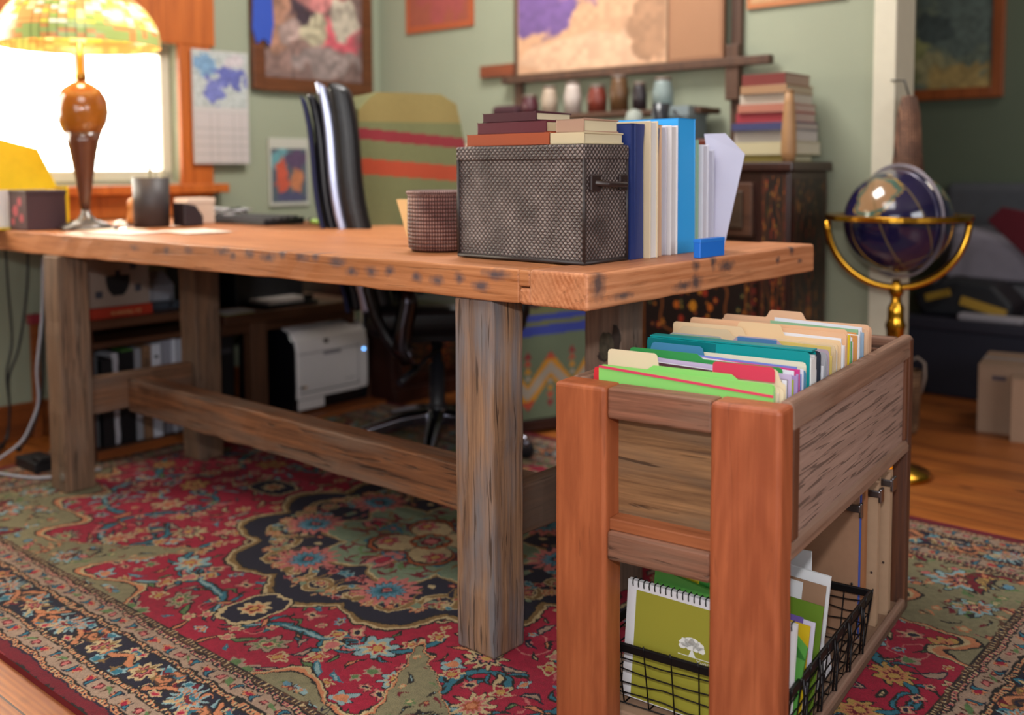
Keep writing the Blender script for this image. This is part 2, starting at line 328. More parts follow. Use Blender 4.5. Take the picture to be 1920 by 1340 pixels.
b.box(SL+.05,SL+.085,WU0,WU1,WZ0,WZ0+.04).box(SL+.05,SL+.085,WU0,WU1,WZ1-.04,WZ1).box(SL+.05,SL+.085,WU0,WU0+.04,WZ0,WZ1).box(SL+.05,SL+.085,WU1-.04,WU1,WZ0,WZ1)
b.done('sash',M_trim,bev=.003)
F.P().box(SL+.065,SL+.069,WU0+.04,WU1-.04,WZ0+.04,WZ1-.04).done('pane',M_glass)

# ================================================================== rug
RX,RY=1.49,.957; RC=(.77,.368); ST=.0027
nx=int(RX/ST)+1; ny=int(RY/ST)+1
X,Y=np.meshgrid(np.linspace(0,RX,nx),np.linspace(0,RY,ny),indexing='ij')
def snoise(shape,step,seed):
    r=np.random.default_rng(seed); g=r.random((shape[0]//step+3,shape[1]//step+3))
    i=np.arange(shape[0])/step; j=np.arange(shape[1])/step; i0=i.astype(int); j0=j.astype(int); fi=(i-i0)[:,None]; fj=(j-j0)[None]
    fi=fi*fi*(3-2*fi); fj=fj*fj*(3-2*fj)
    return (g[i0][:,j0]*(1-fi)*(1-fj)+g[i0+1][:,j0]*fi*(1-fj)+g[i0][:,j0+1]*(1-fi)*fj+g[i0+1][:,j0+1]*fi*fj)-.5
Xj=X+.007*snoise(X.shape,4,1)+.012*snoise(X.shape,11,3); Yj=Y+.007*snoise(X.shape,4,2)+.012*snoise(X.shape,11,4)
C={k:rgb(v) for k,v in dict(red='#a80c34',dred='#74081f',navy='#15122c',khaki='#8c8463',sage='#7d8f74',tan='#8a6a3c',cream='#c9b184',sal='#cf8258',pink='#c96f6a',teal='#2b7388',lt='#8fb0b4',yel='#c49a50',org='#a8501f',blk='#1b1412',brown='#5c3a24',white='#c9c3bb',beige='#ab8f7a',lblue='#5e8ea6',green='#5f7f4c').items()}
K=np.zeros(X.shape+(3,)); K[:]=C['red']
def put(mask,c): K[mask]=C[c] if isinstance(c,str) else c
def window(cx,cy,r):
    i0=max(0,int((cx-r)/ST)-2); i1=min(nx,int((cx+r)/ST)+3); j0=max(0,int((cy-r)/ST)-2); j1=min(ny,int((cy+r)/ST)+3)
    return (slice(i0,i1),slice(j0,j1)) if i1>i0 and j1>j0 else None
def flower(cx,cy,r,n,cols,rot=0,depth=.35,ax=1,clip=None):
    w_=window(cx,cy,r*1.4*max(1,1/ax)); 
    if w_ is None: return
    x=(Xj[w_]-cx); y=(Yj[w_]-cy); c_,s_=math.cos(rot),math.sin(rot); x,y=(x*c_+y*s_),(-x*s_+y*c_)*ax
    d=np.hypot(x,y)/r; t=np.arctan2(y,x); lob=1-depth*(.5-.5*np.cos(n*t)); sub=K[w_]
    f=1.0
    for k,cn in enumerate(cols):
        m=d<lob*f if k<len(cols)-1 else d<f*.8
        if clip is not None: m&=clip[w_]
        sub[m]=C[cn]; f*= .9 if cn=='blk' or cn=='navy' and k==0 else .66
def leaf(cx,cy,ang,L,Wd,cols,bend=0,clip=None,rib=None):
    w_=window(cx,cy,L); 
    if w_ is None: return
    x=(Xj[w_]-cx); y=(Yj[w_]-cy); c_,s_=math.cos(ang),math.sin(ang); x,y=(x*c_+y*s_),(-x*s_+y*c_); t=(x/L)+.5
    y=y-bend*L*(t*(1-t))*4*.5
    wd=np.where((t>0)&(t<1),Wd*np.sin(np.pi*np.clip(t,0,1)**.75),-1); sub=K[w_]
    for k,cn in enumerate(cols):
        m=np.abs(y)<wd-k*.0042
        if clip is not None: m&=clip[w_]
        sub[m]=C[cn]
    if rib:
        m=(np.abs(y)<wd-.006)&(np.mod(x*1.2+np.abs(y),.016)<.006); sub[m]=C[rib]
def stroke(pts,wd,c,outline=None,clip=None,taper=False):
    pts=np.array(pts)
    for ww,cc in (((wd+.0042,outline),) if outline else ())+((wd,c),):
        for k in range(len(pts)-1):
            (x0,y0),(x1,y1)=pts[k],pts[k+1]; w1=ww*(1-.8*k/len(pts)) if taper else ww
            w_=window((x0+x1)/2,(y0+y1)/2,math.hypot(x1-x0,y1-y0)/2+w1+.008)
            if w_ is None: continue
            x=Xj[w_];y=Yj[w_]; dx,dy=x1-x0,y1-y0; l=dx*dx+dy*dy+1e-9; t=np.clip(((x-x0)*dx+(y-y0)*dy)/l,0,1)
            m=np.hypot(x-x0-t*dx,y-y0-t*dy)<w1
            if clip is not None: m&=clip[w_]
            K[w_][m]=C[cc]
def spiral(cx,cy,r0,a0,turns,sgn=1,n=40): return [(cx+r0*(1-.75*k/n)*math.cos(a0+sgn*turns*2*math.pi*k/n),cy+r0*(1-.75*k/n)*math.sin(a0+sgn*turns*2*math.pi*k/n)) for k in range(n+1)]
def bez(*p,n=24):
    p=np.array(p,float); t=np.linspace(0,1,n)[:,None]
    while len(p)>1 and p.ndim==2: p=[np.array(q) for q in p]; break
    a=[np.repeat(q[None],n,0) for q in p]
    while len(a)>1: a=[a[i]*(1-t)+a[i+1]*t for i in range(len(a)-1)]
    return a[0]
# ---- red field with vines
infield=(X<1.22)&(Y<.687)
R=random.Random(3)
vines=[bez((.05,.60),(.1,.42),(.34,.62),(.42,.42),(.40,.36)),bez((.42,.42),(.55,.58),(.75,.60),(.80,.40),(.68,.30)),bez((.12,.52),(0,.62),(.0,.56)),bez((.80,.40),(.95,.42),(1.12,.30),(1.05,.10),(.9,.06)),bez((.68,.30),(.60,.22),(.70,.12),(.80,.18)),bez((1.05,.14),(1.12,.1),(1.2,.05),(1.2,.0)),bez((.55,.5),(.5,.4),(.58,.36),(.63,.42)),bez((.25,.55),(.3,.48),(.22,.47))]
for v in vines: stroke(v,.0075,'teal','blk',infield)
for v in vines:
    for k in range(3,22,4):
        dx,dy=v[k+1]-v[k-1]; an=math.atan2(dy,dx); sg=1 if (k//4)%2 else -1; leaf(v[k][0]+.02*math.cos(an+sg*1.1),v[k][1]+.02*math.sin(an+sg*1.1),an+sg*.7,.055,.008,['blk','teal','lt'],sg*.6,clip=infield)
for v in vines[:4]:
    stroke(v[4:14],.0035,'lt',None,infield)
for cx,cy,r,a in ((.68,.46,.07,0),(.92,.28,.08,2),(.28,.50,.05,1),(.55,.27,.05,4),(1.12,.2,.05,3),(.08,.58,.045,2),(.9,.45,.05,1)):
    stroke(spiral(cx,cy,r,a,1.1),.002,'pink',None,infield)
pal=[(.33,.47,.055),(.62,.50,.055),(.86,.14,.06),(.52,.36,.05),(.16,.60,.05),(.99,.36,.055),(.76,.28,.05),(1.13,.08,.05),(.02,.52,.045),(.74,.58,.045),(.45,.53,.04),(.93,.04,.04),(1.16,.26,.04)]
for i,(cx,cy,r) in enumerate(pal):
    cs=[['blk','lt','cream','red','yel'],['blk','cream','pink','org','sal'],['blk','yel','sal','dred','yel'],['blk','cream','navy','pink','yel'],['blk','beige','green','cream','red']][i%5]
    flower(cx,cy,r,10 if i%2 else 7,cs,rot=i*1.3,depth=.4,ax=1.25 if i%3 else 1,clip=infield)
pts=[]
for k in range(3000):
    x,y=R.uniform(0,1.22),R.uniform(0,.687)
    if all((x-a)**2+(y-b_)**2>(.05 if len(pts)<120 else .034)**2 for a,b_ in pts) and all((x-a)**2+(y-b_)**2>(r+.012)**2 for a,b_,r in pal): pts.append((x,y))
for i,(x,y) in enumerate(pts):
    r=R.uniform(.011,.024); q=R.random()
    if q<.45: flower(x,y,r*1.15,R.choice((5,6,4)),R.choice((['blk','cream','pink'],['navy','lt','sal'],['cream','red','yel'],['blk','pink','cream','navy'],['beige','green'],['lblue','cream','navy'])),R.random()*6,.4,clip=infield)
    else: leaf(x,y,R.random()*6.3,r*3.0,r*.45,R.choice((['blk','cream'],['teal','lt'],['blk','sal'],['blk','green'],['pink'],['navy','beige'])),R.uniform(-.6,.6),clip=infield)
# ---- khaki spandrels
th=np.arctan2(Yj/.66,Xj/1.25); rr=((Xj/1.22)**2.4+(Yj/.655)**2.4)**(1/2.4)
edge=1+.055*np.cos(th*26)+.03*np.cos(th*11+1)-.34*np.exp(-((np.degrees(th)-63)/3.2)**2)-.12*np.exp(-((np.degrees(th)-30)/4)**2)+.25*np.exp(-((np.degrees(th)-90)/9)**2)+.2*np.exp(-((np.degrees(th))/12)**2)
sp=(rr>edge)&infield
for d_,c_ in ((0,'blk'),(.007,'cream'),(.016,'sal'),(.030,'blk'),(.037,'khaki')): put((rr>edge+d_)&infield,c_)
spin=(rr>edge+.08)&infield
for cx,cy,r,rt_ in ((1.08,.60,.085,.6),(.98,.50,.06,.2),(1.15,.47,.06,1),(.60,.64,.05,0),(.35,.645,.04,1),(.85,.62,.055,2),(1.17,.28,.05,1)):
    flower(cx,cy,r,9,['blk','lt','sal','navy','pink','cream'],rt_,.38,1.2,clip=spin)
for (cx,cy,an,L_) in ((.47,.655,.5,.15),(.76,.60,2.7,.16),(1.06,.36,1.6,.17),(1.17,.62,1.2,.15),(.93,.64,.2,.13)):
    leaf(cx,cy,an,L_,.034,['blk','dred','dred'],.8,clip=spin); leaf(cx,cy,an,L_*.75,.018,['navy','yel'],.9,clip=spin,rib='navy')
for k in range(520):
    x,y=R.uniform(.2,1.22),R.uniform(.25,.687); r=R.uniform(.008,.016)
    if R.random()<.5: flower(x,y,r,5,R.choice((['dred','sal'],['blk','pink'],['green','cream'],['navy','lblue'],['sal','cream'])),R.random()*6,clip=spin)
    else: leaf(x,y,R.random()*6.3,r*3,r*.35,R.choice((['green'],['blk','lt'],['sal'],['dred'],['brown'])),R.uniform(-1,1),clip=spin)
# ---- medallion
def med(a,b_,n,amp,ph=0):
    t=np.arctan2(Yj/b_,Xj/a); return np.hypot(Xj/a,Yj/b_)/(1+amp*np.abs(np.cos(n*t/2+ph))-amp*.5)
m1=med(.50,.43,12,.15)
for lim,c_ in ((1.04,'blk'),(1.028,'cream'),(1.010,'tan'),(.982,'blk'),(.970,'navy')): put(m1<lim,c_)
inn=m1<.93
for k in range(0,7):
    t=k*math.pi/12; x,y=.405*math.cos(t),.345*math.sin(t)
    stroke(spiral(x,y,.052,t+1.5,.95,1 if k%2 else -1),.0065,'tan','cream',inn)
    flower(x,y,.020,7,['cream','dred','pink','yel'],t,.35,clip=inn)
for k in range(0,6):
    t=(k+.5)*math.pi/12; flower(.43*math.cos(t),.37*math.sin(t),.022,8,['sal','cream','red','yel'],t,.4,clip=inn); leaf(.36*math.cos(t),.31*math.sin(t),t,.08,.010,['tan','navy'],.5,clip=inn)
for k in range(70):
    t=R.uniform(0,math.pi/2); r=R.uniform(.25,.46); flower(r*math.cos(t),r*math.sin(t)*.87,R.uniform(.007,.015),5,R.choice((['tan','cream','red'],['lt','teal'],['pink','dred'],['dred','sal'],['cream'],['sage'])),R.random()*6,clip=inn&(m1>.5))
m2=med(.262,.23,8,.30,math.pi/2)
for lim,c_ in ((1.05,'tan'),(1.01,'cream'),(.98,'sage')): put(m2<lim,c_)
in2=m2<.95
for (cx,cy,an) in ((.2,0,0),(0,.17,math.pi/2)):
    leaf(cx,cy,an,.17,.042,['dred','navy','pink','pink'],0,clip=in2); leaf(cx,cy,an,.08,.016,['navy','red'],0,clip=in2)
for k in range(60):
    t=R.uniform(0,1.57); r=R.uniform(.1,.25); leaf(r*math.cos(t),r*.85*math.sin(t),R.random()*6,.05,.006,R.choice((['green'],['dred'],['tan'],['teal'])),.7,clip=in2)
for t in (.38,1.15): flower(.345*math.cos(t),.300*math.sin(t),.078,15,['pink','blk','lblue','teal','navy','pink','dred'],t,.3,clip=m1<.95)
t4=np.arctan2(Yj,Xj); lo=.165*np.abs(np.sin(2*t4))**.45; d0=np.hypot(Xj,Yj)
for f,c_ in ((1,'blk'),(.95,'org'),(.87,'blk'),(.82,'cream')): put((d0<lo*f),c_)
flower(.085,.068,.032,6,['navy','pink','red','yel'],.5); put(d0<.055,'org'); flower(0,0,.05,8,['blk','sage','dred','pink'],0,.3)
# pendants beyond the medallion
for a_,b_,cx,cy in ((.075,.05,.66,0),(.05,.07,0,.52)):
    dd=(np.abs(Xj-cx)/a_)**3+(np.abs(Yj-cy)/b_)**3
    for lim,c_ in ((1.5,'blk'),(1.3,'cream'),(.95,'navy')): put(dd<lim,c_)
    flower(cx,cy,.035,8,['cream','sal','dred','yel'],0)
# ---- borders
e=np.minimum(RX-Xj,RY-Yj); er=np.minimum(RX-X,RY-Y); vert=(RX-X)<(RY-Y); along=np.where(vert,Yj,Xj)
put(er<.27,'blk')
bands=[(0,.026,'dred'),(.026,.031,'navy'),(.031,.041,'sal'),(.045,.083,'beige'),(.087,.094,'sal'),(.099,.185,'navy'),(.19,.197,'sal'),(.203,.240,'beige'),(.244,.251,'pink'),(.255,.268,'brown')]
for a_,b_,c_ in bands: put((e>=a_)&(e<b_)&(er<.272),c_)
for a_ in (.036,.0905,.1935,.2475,.262):
    put((np.abs(e-a_)<.0022)&(np.mod(along,.012)<.006)&(er<.272),'navy'); put((np.abs(e-a_)<.0045)&(np.mod(along,.012)>.009)&(er<.272),'cream')
def border_pts(off,step):
    out=[]; n=int((RX-off)/step); 
    for k in range(n+1): out.append(((k+.5)*(RX-off)/(n+1),RY-off,0,k))
    n=int((RY-off)/step)
    for k in range(n+1): out.append((RX-off,(k+.5)*(RY-off)/(n+1),math.pi/2,k+1))
    return out
for off,clipb in ((.064,(.045,.083)),(.2215,(.203,.240))):
    cl=(e>clipb[0]+.001)&(e<clipb[1]-.001)
    for x,y,a_,k in border_pts(off,.046):
        if k%3==0:
            flower(x,y,.014,6,['blk','sal','red'],a_,clip=cl)
            for sg in (-1,1): leaf(x+sg*.026*math.cos(a_),y+sg*.026*math.sin(a_),a_+sg*1.0,.032,.0085,['navy','teal','lt'],sg*1.0,clip=cl)
        elif k%3==1: flower(x,y,.012,4,['blk','dred','pink'],a_+.7,clip=cl); leaf(x+.02*math.cos(a_),y+.02*math.sin(a_),a_+1.4,.03,.004,['brown'],clip=cl)
        else: flower(x,y,.011,5,['navy','dred','sal'],a_,clip=cl); leaf(x-.02*math.cos(a_),y-.02*math.sin(a_),a_+.5,.03,.004,['green'],clip=cl)
cl=(e>.101)&(e<.184)
for x,y,a_,k in border_pts(.142,.15):
    s_=1 if k%2 else -1; nxv,nyv=-math.sin(a_),math.cos(a_)
    ca,sa=math.cos(a_),math.sin(a_)
    P_=lambda q,r:(x+q*ca+r*nxv,y+q*sa+r*nyv)
    stroke(bez(P_(-.09,.035*s_),P_(-.03,-.07*s_),P_(.04,.07*s_),P_(.09,-.03*s_)),.0055,'sal','blk',cl)
    stroke(spiral(*P_(.055,.012*s_),.03,a_,1,s_),.0045,'sal','brown',cl)
    if k%2: flower(x,y,.047,13,['blk','lt','sal','teal','cream','dred','yel'],a_,.45,clip=cl)
    else: flower(x,y,.034,8,['cream','dred','pink','navy','yel'],a_,.35,clip=cl)
    for q,r in ((.06,-.028),(-.06,.028),(-.035,-.03),(.03,.03)): flower(*P_(q,r*s_),.015,5,R.choice((['sal','dred','yel'],['cream','pink','red'],['lt','teal'])),a_,clip=cl)
for k in range(240):
    if R.random()<.6: x,y=R.uniform(0,RX-.1),RY-R.uniform(.105,.18)
    else: x,y=RX-R.uniform(.105,.18),R.uniform(0,RY-.1)
    leaf(x,y,R.random()*6.3,.028,.0045,R.choice((['sal'],['beige'],['cream'],['dred'],['teal'],['tan'])),R.uniform(-1,1),clip=cl)
K*=.84*(1+.12*snoise(X.shape,3,8)+.14*snoise(X.shape,60,9)*np.array([1]))[...,None]
full=np.concatenate([K[:0:-1],K],0); full=np.concatenate([full[:,:0:-1],full],1)
RUGC=np.clip(full,0,1)
M_rug=painted('wool_rug_pile',.95,bump=.8,bscale=420)
F=Fr('area_rug','large red persian-style rug with navy medallion, khaki corners and a navy floral border','rug',TF,RC[0],RC[1],0,single=True)
nU,nV=RUGC.shape[:2]
def rug_wave(P,U,V):
    P[...,2]+=.0015*np.sin(P[...,0]*5+1)*np.sin(P[...,1]*4); return P
grid_paint(F,'area_rug',(RC[0]-RX,RC[1]-RY,.012),(2*RX,0,0),(0,2*RY,0),nU,nV,lambda U,V:RUGC,M_rug,deform=rug_wave,smooth=True)
# pile thickness and bound edge are part of the same rug
rug=bpy.data.objects['area_rug']
RIM=Fr('x',None,None,TF,RC[0],RC[1],0,single=True)
q=PB(RIM); q.box(RC[0]-RX,RC[0]+RX,RC[1]-RY,RC[1]-RY+.004,0,.0125).box(RC[0]-RX,RC[0]+RX,RC[1]+RY-.004,RC[1]+RY,0,.0125).box(RC[0]-RX,RC[0]-RX+.004,RC[1]-RY,RC[1]+RY,0,.0125).box(RC[0]+RX-.004,RC[0]+RX,RC[1]-RY,RC[1]+RY,0,.0125)
M_rim=plain('rug_binding','#7a1a22',.9)
ed=q.done('binding',M_rim,parent=rug)
# ================================================================== the table
M_top=wood('reclaimed_pine_top','#c48356','#99592f',axis=0,patch='#a86a3c',pamt=.5,fine=130,grain=8,rough=.48,bump=.5,crack=.45,cth=.61,contrast=1.3,spotcol='#40424e',
  spots=[(-(s-1.2),-.4,z,r*1.5,.07,.014) for s,z,r in ((1.061,.749,.03),(1.018,.741,.012),(.954,.748,.02),(.882,.744,.028),(.832,.752,.012),(.765,.75,.02),(.719,.755,.012),(.648,.746,.026),(.602,.729,.018),(.543,.733,.018),(.49,.737,.012),(.413,.729,.014),(.357,.727,.016),(.30,.735,.012),(.245,.724,.02),(1.2,.745,.02),(1.3,.74,.015),(1.45,.74,.02),(.21,.748,.028))])
M_bread=wood('reclaimed_pine_end_board','#cf8c62','#ab6740',axis=1,patch='#b57a55',pamt=.5,fine=130,grain=8,rough=.48,bump=.45,ring=.4,crack=.3,contrast=1.2,
  spots=[(1.2,u-.4,z,.02,ru*1.5,rz*1.5) for u,z,ru,rz in ((.028,.742,.020,.024),(.344,.75,.014,.010),(.344,.717,.02,.014),(.30,.715,.03,.008),(.408,.752,.010,.014),(.463,.736,.016,.006),(.682,.737,.010,.007),(.791,.727,.010,.006),(.75,.755,.010,.012),(.10,.715,.03,.006),(.46,.741,.03,.01))])
def leg_mat(n,light,dark,patch,pamt,ps=5,holes=None): return wood(n,light,dark,axis=2,patch=patch,pamt=pamt,fine=170,grain=10,rough=.75,bump=.8,crack=.85,cth=.60,cac=.8,contrast=1.45,pscale=ps,holes=holes)
M_legA=leg_mat('grey_weathered_leg','#a17c5e','#6c4f3c','#70737a',.75)
M_legB=leg_mat('dark_weathered_leg','#806048','#57402f','#66564a',.6)
M_legC=wood('knotty_grey_leg','#9c7c66','#5e483c',axis=2,patch='#756a60',pamt=.6,fine=150,grain=10,rough=.75,bump=.8,crack=.9,holes=None)
M_str=wood('rough_stretcher','#8c5a38','#4a2c1a',axis=0,patch='#6f5a4c',pamt=.7,fine=130,grain=9,rough=.6,bump=.9,crack=.8,cth=.60,contrast=1.4)
M_rail=wood('rough_rail','#80583c','#4e3423',axis=1,patch='#5d5048',pamt=.7,fine=110,grain=9,rough=.7,bump=.7,crack=.5)
T=Fr('trestle_table','long reclaimed pine table on thick weathered square legs, holding the woven box and lamp','table',TF,1.2,.4,0)
ZT=.76; SE=2.56; UW=.865; EB=.128
# planks of the top (s from the end board to the window end)
def rough_board(PBk,s0,s1,u0,u1,z0,z1,n=14,amp=.0016,seed=0,axis='s',du=0):
    r=random.Random(seed); pr=None; vs=[]
    for k in range(n+1):
        t=k/n; d=[r.uniform(-amp,amp) for _ in range(4)]
        if axis=='s': s=s0+(s1-s0)*t; c=[(s,u0+du*t+d[0],z0+d[1]),(s,u1,z0+d[1]),(s,u1,z1),(s,u0+du*t+d[2],z1+d[3]*.5)]
        elif axis=='u': u=u0+(u1-u0)*t; c=[(s0+d[0],u,z0+d[1]),(s1,u,z0),(s1,u,z1),(s0+d[2],u,z1+d[3]*.5)]
        else: z=z0+(z1-z0)*t; c=[(s0+d[0],u0+d[1],z),(s1,u0+d[1],z),(s1,u1,z),(s0+d[0],u1,z)]
        vs.append([PBk.bm.verts.new(PBk.L(p)) for p in c])
    PBk.face(vs[0][::-1]); PBk.face(vs[-1])
    for A,B in zip(vs,vs[1:]):
        for i in range(4): PBk.face([A[i],A[(i+1)%4],B[(i+1)%4],B[i]])
    return PBk
cuts=[(.0,.215),(.217,.43),(.432,.645),(.647,UW)]
for i,(u0,u1) in enumerate(cuts):
    b=T.P()
    if i==0:   # front board with the half-lap notch over the end board
        rough_board(b,EB+.028,SE,u0,u1,ZT-.062,ZT,n=40,seed=i,du=-.055)
        b.box(EB+.002,EB+.028,u0,u1,ZT-.030,ZT-.001)
    else: rough_board(b,EB+.002,SE,u0,u1,ZT-.062,ZT-(.0,.001,.0,.0012)[i],n=20,seed=i)
    b.done('plank',M_top,bev=.004,seg=3)
b=T.P(); rough_board(b,0,EB,-.004,UW,ZT-.062,ZT+.0015,n=16,seed=9,axis='u',amp=.0012); b.box(EB,EB+.0265,0,.3,ZT-.0625,ZT-.032); b.done('breadboard_end',M_bread,bev=.006,seg=3)
LZ=ZT-.062
s0=.229; s1=1.905
for nm,a0,a1,b0,b1,mt,lb in (('leg',s0,s0+.098,.009,.098,M_legA,'grey-brown weathered leg nearest the file cart'),('leg',s0,s0+.098,.417,.506,M_legC,'leg with a hollow knot'),('leg',1.835,1.93,-.056,.034,M_legB,'dark leg at the window end'),('leg',1.835,1.93,.375,.465,M_legB,None)):
    b=T.P(); rough_board(b,a0,a1,b0,b1,.012,LZ,n=18,amp=.0013,seed=int(a0*99+b0*70),axis='z'); o=b.done(nm,mt,bev=.005,seg=2,label=lb)
    if mt is M_legC:
        M_hol=plain('knot_hollow','#3a2f28',.9,var=.3,bump=1); M_mo=plain('knot_bark','#4c4436',.95,var=.4,scale=80,bump=1)
        k=T.P()
        for (ku,kz,ru,rz_,mi) in ((.468,.40,.0,.0,0),):
            pass
        # bark-lined hollow on the face that looks to the room (u = .417) and beside it
        def blob(cu,cz,rs_,rz_,seed,uu=b0,dep=.004,mi=0):
            r=random.Random(seed); n=18
            pts=[(cu+rs_*math.cos(2*math.pi*j/n)*r.uniform(.8,1.15),cz+rz_*math.sin(2*math.pi*j/n)*r.uniform(.85,1.12)) for j in range(n)]
            k.prism(pts,'u',uu-dep,uu+.004,mi)
        blob(s0+.052,.43,.018,.055,1,dep=.003); blob(s0+.053,.43,.0125,.046,5,dep=.0045,mi=1); blob(s0+.045,.53,.014,.012,2,dep=.003); blob(s0+.036,.555,.021,.03,3,dep=.004,mi=1); blob(s0+.012,.57,.010,.035,4,dep=.003)
        k.done('knot',[M_hol,M_mo],parent=T.e)
b=T.P(); rough_board(b,s0+.02,s0+.062,.098,.417,.22,.318,n=8,seed=21,axis='u'); b.done('end_rail',M_rail,bev=.004)
b=T.P(); rough_board(b,1.86,1.905,.034,.375,.222,.329,n=8,seed=22,axis='u'); b.done('end_rail',M_rail,bev=.004)
b=T.P(); rough_board(b,s0+.062,1.86,.155,.225,.212,.312,n=30,amp=.0025,seed=23,axis='s'); b.done('stretcher',M_str,bev=.004)
M_peg=plain('filled_bolt_hole','#6f655c',.6)
T.P().lathe([(.012,-.002),(.012,.004)],(1.852,-.058,.06),n=16,ax='u').done('bolt_plug',M_peg)
# ================================================================== file cart (frame K: s across its front to the left, u to the back)
M_cherry=wood('cherry_post','#b4653c','#8c431f',axis=2,patch='#8e4826',pamt=.75,fine=90,grain=6,rough=.55,bump=.4,crack=.3,cth=.64,ring=.2,contrast=.6,pscale=8,holes=[(-x,-.385,z,.0035,.01,.0035) for x,z in ((.345,.105),(.36,.06),(.335,.06),(.345,.02),(.33,.02),(.36,.02),(.06,.12),(.075,.51))])
M_cherryR=wood('cherry_post_figured','#b2603a','#87401f',axis=2,patch='#8e4424',pamt=.75,fine=90,grain=6,rough=.55,bump=.4,crack=.3,cth=.64,ring=.3,contrast=.75,pscale=8)
M_panel=wood('brown_box_panel','#9c734c','#553820',axis=0,patch='#6f5a46',pamt=.7,fine=130,grain=11,rough=.6,bump=.6,crack=.8,contrast=1.2,holes=[(-.122,-.3,.435,.008,.08,.012)])
M_side=wood('grey_cracked_panel','#a98a7c','#82665a',axis=1,patch='#93776b',pamt=.6,fine=110,grain=9,rough=.7,bump=1.0,crack=.75,cth=.57,cal=7,cac=1.7)
M_crail=wood('worn_brown_rail','#95614a','#5a3826',axis=0,patch='#7f6453',pamt=.5,fine=130,grain=9,rough=.6,bump=.7,crack=.8,cth=.60,contrast=1.3)
M_crailY=wood('worn_brown_moulding','#94705c','#6a4c3c',axis=1,patch='#8c7264',pamt=.5,fine=120,grain=9,rough=.6,bump=.5,crack=.4)
M_dk=wood('dark_stained_post','#6b3c20','#38201a',axis=2,fine=120,rough=.6,bump=.4)
M_dust=plain('dusty_base_board','#9a7c66',.8,var=.15,scale=25,bump=.3)
KW,KL,KH=.385,.785,.59
c=Fr('file_cart','wooden file cart with cherry-red front posts and a cracked grey side panel, filled with folders','cart',KF,0,.0,0)
b=c.P(); rough_board(b,.289,KW,.0,.055,.012,KH,seed=31,axis='z',n=10,amp=.0006); b.done('post',M_cherry,bev=.007,seg=3,label='orange-red left front post')
b=c.P(); rough_board(b,.0,.111,.0,.055,.012,KH,seed=32,axis='z',n=10,amp=.0006); b.done('post',M_cherryR,bev=.008,seg=3,label='orange-red right front post')
for a,b2 in ((.0,.03),(KW-.03,KW)):
    c.P().box(a,b2,KL-.03,KL,.012,KH-.005).done('post',M_dk,bev=.003,label='dark back post')
c.P().box(.111,.289,.006,.05,.539,KH-.001).done('top_rail',M_crail,bev=.004)
c.P().box(.105,.295,.045,.06,.35,.545).done('front_panel',M_panel)
M_ins=wood('orange_inset_strip','#a4613c','#7b4022',axis=0,fine=90,rough=.5)
c.P().box(.111,.289,.012,.05,.355,.374).done('inset_strip',M_ins,bev=.002)
c.P().box(.111,.289,.004,.05,.307,.355).done('lower_rail',M_crail,bev=.005)
c.P().box(.055,KW-.03,.056,KL,.33,.345).done('bin_floor',M_panel)
# right side: moulded frame around the cracked board
c.P().box(.008,.018,.055,KL-.03,.36,.56).done('side_panel',M_side)
b=c.P(); b.prism([(.0,.548),(.002,.585),(.007,.591),(.022,.591),(.024,.586),(.024,.56),(.008,.548)],'u',.056,KL-.0); b.done('top_moulding',M_crailY,bev=.003)
b=c.P(); b.prism([(.0,.352),(.0,.366),(.003,.374),(.010,.380),(.02,.380),(.02,.352)],'u',.045,KL-.002); b.done('lower_moulding',M_crailY,bev=.003)
c.P().box(.0,.018,.055,.080,.38,.55).done('corner_stile',M_dk,bev=.002)
c.P().box(.002,.018,KL-.05,KL-.03,.38,.55).done('corner_stile',M_dk,bev=.002)
b=c.P(); b.box(KW-.03,KW,.055,KL-.03,.352,KH); b.done('side_panel',M_crailY,bev=.005)
b=c.P(); b.box(.03,KW-.03,KL-.028,KL-.004,.352,KH-.004); b.done('back_panel',M_crail,bev=.004)
b=c.P(); b.box(.0,KW,.056,KL,.012,.030); b.done('base_board',M_dust,bev=.003)
b=c.P(); b.box(.0,.012,.056,KL,.012,.040); b.done('base_lip',M_crailY,bev=.003)

# ---- the folders standing in the cart
def paper(n,h,rough=.75,var=.02): return plain(n,h,rough,var=var,scale=12)
M_wp=paper('white_paper','#dcdbe0'); M_wp2=paper('ivory_paper','#d9cdb4')
MP={}
def mc(h,rough=.6):
    if h not in MP: MP[h]=paper('card_'+h.strip('#'),h,rough)
    return MP[h]
def tabshape(s0,s1,z0,zb,tab=None,r=.006):
    """outline in (s,z): s0 right, s1 left; tab=(ta,tb,zt)"""
    pts=[(s0,z0),(s0,zb-r),(s0+r*.3,zb-r*.3),(s0+r,zb)]
    if tab:
        ta,tb,zt=tab; q=.006
        if ta>s0+.01: pts+=[(ta-q,zb),(ta-q*.4,zb+(zt-zb)*.3),(ta+q*.2,zt-.003),(ta+q,zt)]
        else: pts=[(s0,z0),(s0,zt-r),(s0+r*.3,zt-r*.3),(s0+r,zt)]
        if tb<s1-.01: pts+=[(tb-q,zt),(tb-q*.2,zt-.003),(tb+q*.4,zb+(zt-zb)*.3),(tb+q,zb),(s1-r,zb),(s1-r*.3,zb-r*.3),(s1,zb-r),(s1,z0)]
        else: pts+=[(s1-r,zt),(s1-r*.3,zt-r*.3),(s1,zt-r),(s1,z0)]
    else: pts+=[(s1-r,zb),(s1-r*.3,zb-r*.3),(s1,zb-r),(s1,z0)]
    return pts
GF='file folders standing in the cart'
